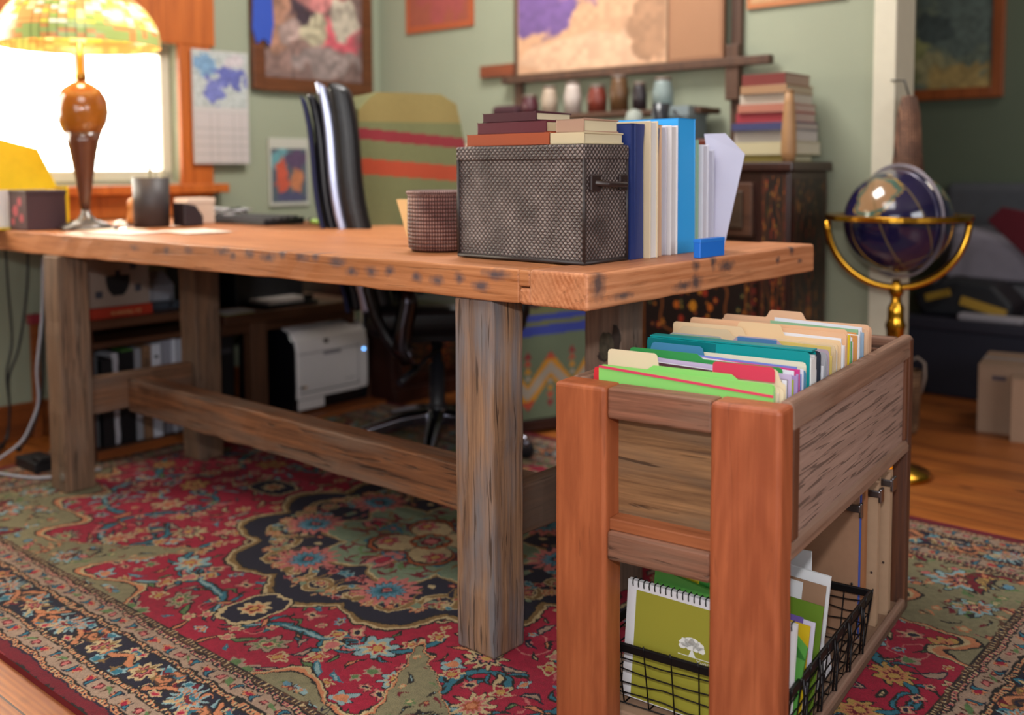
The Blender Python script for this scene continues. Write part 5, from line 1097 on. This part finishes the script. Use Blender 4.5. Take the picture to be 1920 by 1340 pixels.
def backshell(x_off,th,y0,y1,inset=0):
    prof=[]; 
    for k in range(15):
        t=k/14; z=.50+t*(.69-inset); x=-.15-.015*math.sin(t*3)-.12*t**1.35+.012*math.cos(t*7); prof.append((x+x_off,z))
    b_=ch.P(); A=[]; 
    pts=[(-x,z) for x,z in prof]+[(-(x-th),z+.02*(z-.5)) for x,z in prof[::-1]]
    b_.prism(pts,'u',y0,y1); return b_
backshell(0,.075,-.225,.225).done('backrest',M_bl,bev=.03,seg=4)
M_sil=plain('silver_back_trim','#a0a5bd',.3,metal=.7)
backshell(-.074,.030,-.20,.20).done('back_shell',M_sil,bev=.008)
backshell(-.103,.03,-.16,.16,.03).done('rear_cover',M_dkp,bev=.012)
for sg in (-1,1):
    y=.255*sg
    b=ch.P(); b.tube([XY(-.20,y,.62),XY(-.22,y,.58),XY(-.20,y,.50),XY(-.165,y,.43),XY(-.13,y,.385),XY(-.095,y,.375)],[.017,.017,.016,.017,.02,.022],10); b.done('arm_strut',M_bl)
    b=ch.P(); b.tube([XY(-.085,y,.375),XY(-.105,y,.37),XY(-.125,y,.40),XY(-.115,y,.47),XY(-.10,y,.535),XY(-.105,y,.60)],[.028,.034,.032,.030,.030,.028],12); b.done('arm_post',plain('brushed_dark_chrome','#4c4850',.22,metal=1))
    cushion('arm_pad',(-.08,y,.63),(.13,.032,.018),M_bl,.014)
g_=ch; ch=Fr('hanging_scarf','navy and dark red scarf hanging down the rear of the office chair back','scarf',OF,.2,-.1,.8)
backshell(-.137,.014,-.19,-.04,.04).done('navy_cloth',mc('#23284a',.9),bev=.003); ch.P().box(.255,.285,-.195,-.19,.80,.93).done('red_fringe',mc('#7a1c26',.9)); ch=g_
c_tube('tilt_lever',[(.0,-.06,.36),(-.06,-.16,.33),(-.11,-.24,.30)],.006,M_dkp); c_tube('lever_grip',[(-.075,-.18,.32),(-.13,-.26,.292)],.012,M_dkp)
# ================================================================== green blanket armchair (side profile towards the room)
AF=((.071,3.55),math.radians(62-90))
def AL(al,z): return (-al,z)
M_blank=painted('wool_blanket',.95,bump=.5,bscale=500,sheen=.2)
M_bgr=plain('olive_wool','#6b6a44',.95,var=.12,scale=200,bump=.4)
M_dw=wood('dark_carved_base','#3a1f1c','#22100e',axis=0,fine=110,rough=.4)
ac=Fr('blanket_armchair','high-backed armchair covered in a green wool blanket with coloured stripes and peaks','armchair',AF,0,.2,0)
# AF: +x axis runs along the panel: frame angle chosen so that s=-along, u=depth
out=[(-.075,.052),(.335,.052),(.345,.60),(.30,.66),(-.02,.68),(-.20,.80),(-.285,1.155),(-.34,1.185),(-.57,1.185),(-.63,1.13),(-.64,.80),(-.50,.56),(-.20,.46),(-.075,.40)]
def blanket(al,z):
    c=np.zeros(al.shape+(3,))+rgb('#6d7048'); lo=z<.36; c[lo]=rgb('#66735a')
    hi=z>1.09; c[hi]=rgb('#8a7a45')
    def bnd(a,b_,h,sl=0): zz=z-sl*al; c[(zz>a)&(zz<b_)]=rgb(h)
    bnd(.403,.425,'#31409c',.03); bnd(.352,.386,'#31409c',.03)
    bnd(.985,1.02,'#84202a',-.08); bnd(.875,.925,'#a8401f',-.08)
    # bear silhouette
    x=(al+.045)/.085; y=(z-.462)/.045
    bear=((x>-1)&(x<.75)&(y<.75-.25*np.abs(x)**2)&(y>-.55+.25*np.sin(x*3)))|(np.hypot(x-.75,(y-.1)*.8)<.3)
    c[bear&(y>-.7)]=rgb('#3c1f1e')
    zz=z-.06*(al-.02); per=.182; pk=.071; dp=np.abs(np.mod(al-pk+per/2,per)-per/2); dv=per/2-dp
    f_=.235-dp; lowz=z<.33
    cap=(dp<(.292-zz)*.80)&(zz>f_)&lowz; c[cap]=rgb('#c98a1c'); c[cap&(zz>.262)]=rgb('#b8482c'); c[cap&(zz>.283)]=rgb('#8a1c26')
    cup=(dv<(zz-.086)*.80)&(zz<f_)&lowz; c[cup]=rgb('#c98a1c'); c[cup&(zz<.122)]=rgb('#b8482c'); c[cup&(zz<.096)]=rgb('#8a1c26')
    c[(np.abs(zz-f_)<.021)&lowz]=rgb('#a59a8a')
    for (z0_,hh,cl) in ((.273,.026,'#8a1c26'),(.248,.024,'#b8482c'),(.221,.024,'#c98a1c'),(.197,.020,'#a59a8a')):
        m=(zz>z0_)&(zz<z0_+hh)&(dv<(z0_+hh-zz)*.62); c[m]=rgb(cl)
    for (z0_,hh,cl) in ((.170,.022,'#a59a8a'),(.145,.022,'#c98a1c'),(.118,.024,'#b8482c'),(.090,.025,'#8a1c26')):
        m=(zz>z0_)&(zz<z0_+hh)&(dp<(zz-z0_)*.62); c[m]=rgb(cl)
    return c
D=.44
b=ac.P(); b.prism([AL(a,z) for a,z in out],'u',.004,D); b.done('upholstered_frame',M_bgr,bev=.012,seg=3)
# painted front panel clipped to the outline: grid cells whose centre is inside
def inside(px,pz,poly):
    r=np.zeros(px.shape,bool); n=len(poly)
    for i in range(n):
        x0,y0=poly[i];x1,y1=poly[(i+1)%n]; cnd=((y0>pz)!=(y1>pz)); xi=(x1-x0)*(pz-y0)/((y1-y0)+1e-12)+x0; r^=cnd&(px<xi)
    return r
def clipped_panel(F,name,poly,fn,mat,u,n=.004,bulge=.006):
    xs=np.arange(-.70,.36,n); zs=np.arange(.04,1.2,n); A,Z=np.meshgrid(xs,zs,indexing='ij'); ctr=[np.mean([p[0] for p in poly]),np.mean([p[1] for p in poly])]
    ins=inside(A,Z,poly); cell=ins[:-1,:-1]&ins[1:,:-1]&ins[1:,1:]&ins[:-1,1:]
    idx=np.arange(A.size).reshape(A.shape); q=np.stack([idx[:-1,:-1][cell],idx[1:,:-1][cell],idx[1:,1:][cell],idx[:-1,1:][cell]],-1)
    used=np.unique(q); mp=-np.ones(A.size,int); mp[used]=np.arange(len(used)); q=mp[q]
    a_=A.ravel()[used]; z_=Z.ravel()[used]; s0,u0,z0=F.o0
    co=np.stack([a_-(-s0)*1,np.full_like(a_,u-u0)+.0015*np.sin(a_*30)*np.sin(z_*17),z_-z0],1)
    co[:,0]=a_+s0
    me=bpy.data.meshes.new(name); me.vertices.add(len(used)); me.vertices.foreach_set('co',co.ravel().astype(np.float32)); me.loops.add(q.size); me.loops.foreach_set('vertex_index',q.ravel().astype(np.int32)); me.polygons.add(len(q)); me.polygons.foreach_set('loop_start',(np.arange(len(q))*4).astype(np.int32)); me.polygons.foreach_set('loop_total',np.full(len(q),4,np.int32)); me.update(calc_edges=True); me.validate()
    cc=np.clip(fn(a_,z_),0,1); lin=np.where(cc<=.04045,cc/12.92,((cc+.055)/1.055)**2.4); at=me.color_attributes.new('Col','FLOAT_COLOR','POINT'); at.data.foreach_set('color',np.concatenate([lin,np.ones((len(lin),1))],1).ravel().astype(np.float32)); me.materials.append(mat)
    o=bpy.data.objects.new(name,me); COL.objects.link(o); o.parent=F.e; return o
clipped_panel(ac,'blanket_cover',out,blanket,M_blank,.0)
ac.P().box(-.34,.075,.0,D,.014,.050).done('carved_plinth',M_dw,bev=.004)
ac.P().box(-.345,.080,-.004,D,.040,.052).done('plinth_bead',M_dw,bev=.003)
f=Fr('cream_cushion','cream cushion propped on the green armchair behind the woven box','cushion',AF,.12,.2,.82)
f.P().box(.06,.19,.14,.24,.82,1.03,rot=('Y',.25)).done('cover',plain('cream_fabric','#a89a84',.9),bev=.045,seg=5); f.P().tube([(.07,.136,.84),(.12,.130,.92),(.17,.136,1.01)],.003,6).done('piping',mc('#7a4a32'))
# ================================================================== painted cabinet by the back wall
def ornate(seed,bord=.10):
    def fn(U,V):
        r=random.Random(seed); c=np.zeros(U.shape+(3,))+rgb('#1c1210'); 
        for k in range(150):
            x,y=r.random(),r.random(); h=r.choice(['#7a3a14','#8a2c1a','#a5601c','#3a3a1a','#5a1c1c','#2c3a2a']); rr=r.uniform(.008,.02); t=np.arctan2(V-y,(U-x)*1.0)
            m=np.hypot((U-x),(V-y))<rr*(1+.35*np.cos(5*t)); c[m]=rgb(h); c[np.hypot(U-x,V-y)<rr*.35]=rgb('#b88a3a')
        for x0,y0,rx,ry in ((.5,.28,.28,.22),(.5,.72,.28,.22),(.5,.5,.12,.12)):
            d=np.hypot((U-x0)/rx,(V-y0)/ry)*(1+.08*np.cos(8*np.arctan2(V-y0,U-x0))); c[np.abs(d-1)<.035]=rgb('#6a3a1c'); 
            for k in range(8): a=k*.785; m=np.hypot((U-x0-rx*.5*math.cos(a)),(V-y0-ry*.5*math.sin(a)))<.022; c[m]=rgb(('#a5541c','#8a2c1a')[k%2])
            c[np.hypot(U-x0,V-y0)<.03]=rgb('#b0701c')
        for e_,h in ((.045,'#5a2a14'),(.06,'#20140f'),(.085,'#6a3a18')):
            m=(np.minimum(U,1-U)<e_)&(np.minimum(U,1-U)>e_-.012); c[m]=rgb(h)
        col_=np.minimum(U,1-U)<.04; c[col_&(np.mod(V*16,1)<.5)]=rgb('#5a1e18')
        return c
    return fn
M_orn=painted('painted_floral_wood',.4); M_cab=wood('mahogany_case','#3c1e18','#230f0c',axis=2,fine=110,rough=.35,bump=.2,coat=.2)
f=Fr('painted_cabinet','tall dark cabinet painted with small orange flowers, behind the right end of the table','cabinet',TF,.75,1.69,0)
f.P().box(.40,1.08,1.555,1.815,.0,.925).done('body',M_cab,bev=.004)
f.P().box(.385,1.095,1.535,1.825,.925,.955).done('top',M_cab,bev=.006)
for a_,b2 in ((.40,.50),(.98,1.08)):
    f.P().box(a_+.005,b2-.005,1.545,1.556,.02,.92).done('stile',M_cab,bev=.003); grid_paint(f,'stile_painting',(b2-.012,1.5445,.03),(a_+.012-b2+.012,0,0),(0,0,.88),50,300,ornate(5),M_orn)
grid_paint(f,'door_painting',(.97,1.5515,.05),(-.46,0,0),(0,0,.60),260,300,ornate(2),M_orn)
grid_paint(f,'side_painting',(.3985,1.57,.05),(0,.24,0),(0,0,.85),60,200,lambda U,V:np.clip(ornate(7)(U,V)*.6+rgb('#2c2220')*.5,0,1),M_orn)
dr=f.P().box(.52,.96,1.535,1.556,.72,.89).done('drawer',wood('drawer_front','#5c3c2c','#3c241a',axis=0,fine=100,rough=.4),bev=.004)
f.P().box(.55,.93,1.528,1.536,.745,.865).done('raised_panel',wood('drawer_panel','#4c3a2c','#33261c',axis=0,fine=100,rough=.4),bev=.006,parent=f.e)
f.P().lathe([(.012,-.02),(.015,-.012),(.006,0)],(.74,1.53,.805),n=14,ax='u').done('drawer_knob',M_brs)
f=Fr('painted_corner_chest','low dark chest with painted drawers in the corner behind the office chair','chest',TF,2.25,1.6,0)
f.P().box(1.98,2.58,1.335,1.82,.0,.50).done('body',M_cab,bev=.004); f.P().box(1.965,2.58,1.325,1.83,.50,.525).done('top',M_cab,bev=.004)
for z in (.10,.28): f.P().box(1.968,1.981,1.36,1.80,z,z+.16).done('drawer',M_cab,bev=.004); grid_paint(f,'drawer_painting',(1.9675,1.375,z+.015),(0,.41,0),(0,0,.13),120,50,ornate(int(z*100)),M_orn)
f.P().box(1.96,1.981,1.33,1.82,.0,.06).done('plinth',M_cab,bev=.004)
# pile of books on the cabinet
z=.955; GK='books piled on the painted cabinet'
for i,(lb,cl,pg,h,s0_,s1_,du) in enumerate((
 ('yellowish magazine pile lowest on the painted cabinet','#8a7a3c','#c9c0a0',.018,.44,.66,.01),
 ('pale cream book second from the bottom of the cabinet pile','#b8ae8c','#c0b8a4',.034,.41,.64,.0),
 ('grey-white book third from the bottom of the cabinet pile','#a39c96','#b8b0ac',.030,.42,.63,.02),
 ('navy book in the middle of the cabinet pile','#3c3f66','#a89c94',.020,.42,.63,.0),
 ('crimson book above the navy one','#96303a','#b09a90',.026,.43,.62,.01),
 ('salmon book above the crimson one','#a86a58','#b09a90',.022,.43,.61,.0),
 ('white paged book near the top of the cabinet pile','#b0a596','#b8b0a4',.026,.44,.61,.015),
 ('tan book second from the top of the cabinet pile','#9a7656','#a89a84',.022,.44,.60,.0),
 ('dark red book topmost of the cabinet pile','#6e2a26','#a08878',.030,.45,.60,.01))):
    book('piled_book',lb,'book',s0_,s1_,1.60+du,1.79,z+.0005,z+h*1.2,cl,pg,spine='u',group=GK,th=.0025); z+=h*1.2+.0005
f=Fr('tall_tan_vase','slender tan wooden vase right beside the cabinet book pile','vase',TF,.435,1.575,.9555); f.P().lathe([(0,0),(.018,0),(.024,.03),(.022,.1),(.016,.18),(.012,.22),(.009,.22),(.009,.2)],(.418,1.575,.9555),n=18).done('body',plain('tan_turned_wood','#a07850',.5)); f.P().tube([(.418+.013*math.cos(k),1.575+.013*math.sin(k),.9555+.215) for k in range(6)],.003,6,closed=True).done('lip',mc('#7a5636'))
f=Fr('brown_bowl','dark reddish-brown wooden bowl on the painted cabinet','bowl',TF,.72,1.62,.9555); f.P().lathe([(0,0),(.035,0),(.05,.03),(.07,.07),(.065,.075),(.045,.035),(0,.012)],(.72,1.62,.9555),n=26).done('bowl',plain('reddish_wood','#5c2416',.35,var=.2)); f.P().lathe([(.034,0),(.034,.006)],(.72,1.62,.9555),n=20).done('foot_ring',M_cab)
f=Fr('blue_grey_box','blue-grey box standing on the left part of the painted cabinet','box',TF,.95,1.7,.9555); f.P().box(.83,.97,1.66,1.78,.9555,1.14).done('body',mc('#6f7c80')); f.P().box(.826,.974,1.656,1.784,1.115,1.15).done('lid',mc('#7d888a'))
f=Fr('black_jug','black jug with a blue band on the painted cabinet','jug',TF,.905,1.60,.9555); f.P().lathe([(0,0),(.035,0),(.05,.05),(.045,.1),(.025,.15),(.032,.2),(.028,.2),(.02,.15)],(.90,1.60,.9555),n=22).done('body',plain('black_glaze','#23262c',.25)); f.P().tube([(.85,1.60,1.13),(.82,1.60,1.10),(.83,1.60,1.03),(.856,1.60,1.01)],.006,8).done('handle',plain('black_glaze2','#23262c',.25))
f=Fr('grey_bust','pale grey stone bust at the left end of the painted cabinet','sculpture',TF,1.03,1.62,.9555); f.P().lathe([(0,0),(.03,0),(.04,.03),(.02,.07),(.03,.1),(.036,.14),(.025,.18),(0,.19)],(1.03,1.63,.9555),n=20).done('figure',plain('grey_stone','#8a9088',.7)); f.P().lathe([(.036,0),(.036,.012)],(1.03,1.63,.9551),n=20).done('base',M_cab)
# ================================================================== easel with canvases against the back wall
M_ez=wood('easel_wood','#5a3c2a','#3c261a',axis=2,fine=90,rough=.6)
f=Fr('wooden_easel','wide dark wooden easel against the back wall, holding a tan and violet canvas','easel',TF,1.3,1.83,0)
for s in (.745,1.745): f.P().box(s-.02,s+.02,1.8285,1.8485,.0,2.0).done('upright',M_ez,bev=.003)
f.P().box(.60,1.80,1.79,1.827,1.285,1.315).done('crossbar',M_ez,bev=.003); f.P().box(.80,1.80,1.69,1.827,1.125,1.145).done('tray',M_ez,bev=.003); f.P().box(.72,.77,1.80,1.827,1.17,1.36).done('bracket',M_ez,bev=.003)
f.P().box(1.865-.1,1.95,1.82,1.846,1.32,1.37).done('bracket',wood('orange_bracket','#8a4424','#5c2a14',axis=0,fine=90,rough=.6),bev=.003)
f=Fr('tan_canvas','large tan canvas with violet clouds on the easel','painting',TF,1.35,1.79,1.316); f.P().box(1.0,1.71,1.79,1.812,1.316,1.9).done('stretcher',mc('#a8866a'))
grid_paint(f,'canvas',(1.705,1.7893,1.32),(-.70,0,0),(0,0,.57),120,100,blobs('#bd9272',[(.15,.5,.28,.3,'#6a4f86'),(.5,.62,.25,.12,'#8a6492'),(.25,.85,.4,.2,'#8a6a90'),(.5,.1,.5,.14,'#c9a284'),(.9,.3,.14,.3,'#9a7458'),(.8,.6,.12,.15,'#7a6050')],21,.08),M_pt)
f=Fr('brown_board','plain brown panel leaning right of the tan canvas on the easel','board',TF,.88,1.80,1.316); f.P().box(.775,.995,1.792,1.81,1.316,1.86).done('panel',mc('#8f6448')); f.P().box(.785,.985,1.79,1.793,1.326,1.85).done('face',mc('#946a4c'))
GT='jars and tins on the easel tray'
r=random.Random(6)
for i,(lb,cl,s,hh,rr) in enumerate((('dark maroon tin at the left of the easel tray','#4a2028',1.60,.07,.035),('cream cup on the easel tray','#a89684',1.50,.10,.03),('whitish jar near the middle of the easel tray','#b5a8a0',1.385,.11,.032),('rust-red tin on the easel tray','#6e2c20',1.27,.09,.036),('brown wooden pot on the easel tray','#5c4026',1.17,.12,.034),('dark bottle on the easel tray','#2a2226',1.08,.09,.026),('pale teal jar on the easel tray','#7c8a88',.98,.10,.036))):
    g=Fr('jar' if i!=1 else 'cup',lb,'jar' if i!=1 else 'cup',TF,s,1.74,1.1455,GT); g.P().lathe([(0,0),(rr,0),(rr*1.05,hh*.6),(rr*.85,hh*.9),(rr*.8,hh)],(s,1.735,1.1455),n=20).done('body',mc(cl,.4)); g.P().lathe([(rr*.82,hh),(rr*.82,hh+.012),(0,hh+.013)],(s,1.735,1.1455),n=20).done('lid',mc('#6a5a50',.5))
f=Fr('folded_dark_cloth','dark maroon cloth heap on the easel tray','cloth',TF,1.66,1.74,1.1455); f.P().box(1.645,1.78,1.70,1.78,1.1455,1.19).done('cloth',mc('#3c1c24',.9),bev=.02,seg=4)
# orange prints on the back wall
M_opr=painted('orange_print',.8)
f=Fr('orange_wall_print','orange print high on the back wall, left of the easel','print',TF,2.2,UB,1.55); f.P().box(2.005,2.42,UB-.012,UB-.002,1.548,2.0).done('board',mc('#a4502c')); grid_paint(f,'print',(2.395,UB-.0125,1.575),(-.365,0,0),(0,0,.4),40,40,blobs('#8f4a38',[(.5,.5,.4,.4,'#984844')],2,.05),M_opr)
f=Fr('orange_wall_print','orange print at the top edge, right of the easel','print',TF,.54,UB,1.48); f.P().box(.36,.71,UB-.012,UB-.002,1.478,1.9).done('board',mc('#a8683c')); grid_paint(f,'print',(.695,UB-.0125,1.495),(-.32,0,0),(0,0,.37),40,40,blobs('#b08a62',[(.5,.5,.4,.4,'#a87a50')],3,.05),M_opr)
# ================================================================== globe on stand
GF_=((1.158,3.06),.12)
M_gold=plain('polished_brass','#c8922e',.2,metal=1); M_globe=painted('lapis_globe',.15,coat=1)
g=Fr('floor_globe','dark blue gemstone globe in a brass ring on a turned brass stand, at the right','globe',GF_,0,0,0)
def XZ(): pass
g.P().lathe([(0,0),(.112,0),(.114,.010),(.105,.018),(.06,.032),(.028,.05),(.020,.07)],(0,0,0),n=40).done('base',M_gold)
pr=[(.016,.065)]; 
for k in range(26):
    z=.08+k*.0165; pr.append((.018+.009*abs(math.sin(k*.62))+.004*(k%2),z))
pr+=[(.024,.515),(.016,.53),(.013,.56)]
g.P().lathe(pr,(0,0,0),n=24).done('stem',M_gold)
GZ=.775; GR=.156
def glob(U,V):
    n=sum(smooth_noise(U,V,6*2**k,4*2**k,30+k)*.5**k for k in range(4))/1.875; c=np.zeros(U.shape+(3,))+rgb('#17153a'); 
    land=n>.56; c[land]=rgb('#5c5440'); c[(n>.60)]=rgb('#3c5a50'); c[n>.65]=rgb('#8a6a4c'); c[np.abs(n-.56)<.006]=rgb('#b08a3a'); c[(np.mod(U*24,1)<.03)|(np.mod(V*12,1)<.03)]=rgb('#6a5a3c'); return c
def gdef(P,U,V):
    a=U*2*math.pi; t=(V-.5)*math.pi*.998; x=GR*np.cos(t)*np.cos(a); y=GR*np.cos(t)*np.sin(a); z=GR*np.sin(t); th=.4
    return np.stack([x*math.cos(th)+z*math.sin(th),y,GZ-x*math.sin(th)+z*math.cos(th)],-1)
grid_paint(g,'sphere',(0,0,0),(1,0,0),(0,1,0),200,120,glob,M_globe,deform=gdef,smooth=True)
def ring(nm,R1,w_,h_,fnc,m,n=72):
    b=g.P(); rings=[]
    for k in range(n):
        a=2*math.pi*k/n; rings.append([b.bm.verts.new(b.L(fnc(R1+dx,a,dz))) for dx,dz in ((0,-h_),(w_,-h_),(w_,h_),(0,h_))])
    for k in range(n):
        A,B_=rings[k],rings[(k+1)%n]
        for i in range(4): b.face([A[i],A[(i+1)%4],B_[(i+1)%4],B_[i]])
    return b.done(nm,m,bev=.002)
ring('horizon_ring',.170,.040,.008,lambda R_,a,dz:(R_*math.cos(a),R_*math.sin(a),GZ+.012+dz),M_gold)
M_sv=plain('brushed_meridian','#a09aa8',.35,metal=.8)
ring('meridian_ring',.160,.012,.004,lambda R_,a,dz:(R_*math.cos(a)*.55,R_*math.cos(a)*.83+dz,GZ+R_*math.sin(a)),M_sv)
b=g.P(); 
arc=[(math.cos(a),math.sin(a)) for a in [math.pi+math.pi*k/30 for k in range(31)]]
b.tube([(.205*c_,0,GZ+.2*s_) for c_,s_ in arc],.011,10); b.done('cradle_arc',M_gold)
g.P().lathe([(.016,.548),(.022,.56),(.014,.585),(.01,.60)],(0,0,0),n=18).done('collar',M_gold)
# ================================================================== alcove at the right
f=Fr('storage_chest','dark navy trunk on the floor at the right, below heaped cloths','trunk',TF,.2,3.1,0)
f.P().box(-.20,.56,2.9,3.35,.0,.27).done('body',plain('navy_fabric','#171728',.7),bev=.008); f.P().box(-.21,.57,2.89,3.36,.27,.315).done('lid',plain('navy_lid','#1c1a2a',.6),bev=.008)
f=Fr('open_shopping_bag','black and yellow bag lying on the navy trunk','bag',TF,.3,3.1,.316); 
f.P().prism([(.15,.316),(.50,.316),(.54,.40),(.42,.47),(.22,.46),(.14,.38)],'u',2.98,3.2).done('body',plain('black_bag','#14161e',.6),bev=.02,seg=4)
f.P().box(.16,.34,2.965,2.98,.35,.385,rot=('Y',-.25)).done('yellow_stripe',mc('#a8842c')); f.P().box(.38,.48,2.965,2.98,.39,.42,rot=('Y',.3)).done('yellow_patch',mc('#9a7a24'))
f=Fr('white_crumpled_cloth','pale cloth peeking between the black bag and the trunk lid','cloth',TF,.15,3.0,.316); f.P().box(.08,.33,2.90,2.96,.316,.345).done('cloth',mc('#8e8a92',.9),bev=.012,seg=4)
f=Fr('grey_sofa','grey upholstered sofa behind the navy trunk','sofa',TF,.0,3.5,0); f.P().box(-.8,.62,3.40,3.65,.0,.42).done('seat',plain('grey_upholstery','#5a5a60',.9),bev=.03,seg=4); f.P().box(-.8,.62,3.58,3.69,.42,.86).done('back',plain('grey_upholstery_back','#4c4e54',.9),bev=.04,seg=4)
f.P().prism([(-.80,.42),(.62,.42),(.60,.66),(-.78,.70)],'u',3.52,3.58).done('back_cushion',plain('grey_cushion','#5c5a62',.9),bev=.03,seg=4)
f=Fr('pale_throw','pale grey throw slanting over the sofa','blanket',TF,.3,3.35,.43); f.P().hexa([(.05,3.402,.43),(.55,3.402,.43),(.55,3.5,.43),(.05,3.5,.43),(.25,3.42,.60),(.52,3.42,.66),(.52,3.5,.68),(.25,3.5,.62)]).done('cloth',plain('pale_throw_fabric','#8a8490',.95),bev=.02,seg=4)
f=Fr('crimson_throw','crimson blanket hanging down at the right edge','blanket',TF,-.05,3.3,0); b=f.P(); b.prism([(.36,.70),(.20,.55),(.12,.42),(.10,.02),(-.5,.02),(-.5,.80),(.1,.72),(.30,.76)],'u',3.365,3.378); b.done('cloth',plain('crimson_wool','#5a1220',.95,bump=.3),bev=.004,seg=3)
f=Fr('alcove_painting','orange-framed landscape painting on the far dark wall at the top right','painting',TF,.62,UA,1.26)
frame_u(f,UA-.001,.40,.98,1.255,1.9,.05,wood('orange_frame','#9a5226','#6c3414',axis=2,fine=90,rough=.4))
grid_paint(f,'canvas',(.935,UA-.016,1.30),(-.49,0,0),(0,0,.55),100,100,blobs('#5c6658',[(.3,.2,.35,.16,'#8f8a64'),(.7,.1,.3,.12,'#9a8450'),(.2,.4,.2,.15,'#7d8052'),(.75,.6,.35,.3,'#55625c'),(.45,.55,.2,.12,'#3f4a48'),(.15,.1,.15,.12,'#5c6a3c')],31,.15),M_pt)
f=Fr('straw_hat_stack','brown straw hats hanging on the cream trim at the right','hat',TF,.16,1.8,.9)
M_str2=woven('brown_straw','#a87a5c','#6e4a38','ortho',90,.7,.8)
f.P().lathe([(.0,.255),(.022,.25),(.034,.2),(.042,.08),(.05,.0),(.047,.0),(.038,.08),(.030,.2)],(.135,1.80,.90),n=24).done('crown',M_str2); f.P().tube([(.135+.05*math.cos(k*.2618),1.80+.05*math.sin(k*.2618),.90) for k in range(24)],.005,6,closed=True).done('brim',M_str2)
f.P().tube([(.135,1.80,1.15),(.15,1.80,1.20),(.20,1.825,1.205)],.003,6).done('loop',M_bc2)
CF=((1.643,3.56),.55)
f=Fr('cardboard_box','plain tan cardboard box on the floor at the right edge','box',CF,-.12,.17,0)
M_cb=plain('corrugated_board','#8f7460',.8,var=.05,scale=20)
f.P().box(-.36,.0,.0,.30,.0,.238).done('body',M_cb,bev=.002); f.P().box(-.36,-.0,.0,.148,.238,.242).box(-.36,.0,.152,.30,.238,.242).done('flap',M_cb,bev=.001)
f.P().box(-.09,-.045,-.002,.0,.19,.205).done('hand_hole',plain('hole_dark','#4a4048',.8)); f.P().box(-.36,.0,.14,.16,.242,.2432).done('packing_tape',plain('grey_tape','#8a8a90',.3))
f=Fr('tan_envelope_box','second tan carton in front of the cardboard box, cut off by the right edge','box',CF,-.2,-.05,0); f.P().box(-.40,-.115,-.09,-.012,.0,.215).done('body',plain('corrugated_board_b','#9a7c66',.8,var=.05,scale=20),bev=.002); f.P().box(-.40,-.115,-.09,-.012,.215,.219).done('flap',M_cb)
WF=((1.385,3.56),.2)
M_wk=woven('wicker','#b08a66','#6e4c34','ortho',75,.7,1.0)
f=Fr('wicker_bin','tall slim wicker bin with a looped handle, behind the back post of the file cart','basket',WF,0,0,0)
f.P().lathe([(0,0),(.042,0),(.048,.02),(.054,.18),(.057,.222),(.052,.222),(.048,.18),(.042,.03),(0,.02)],(0,0,0),n=28).done('body',M_wk)
f.P().tube([(-.054+.0,-.0,.14),(-.064,-.012,.2),(-.062,-.01,.25),(-.04,0,.268),(-.015,.0,.255),(-.004,.0,.215)],.0055,8).done('handle',plain('wicker_handle','#8a7a70',.7))
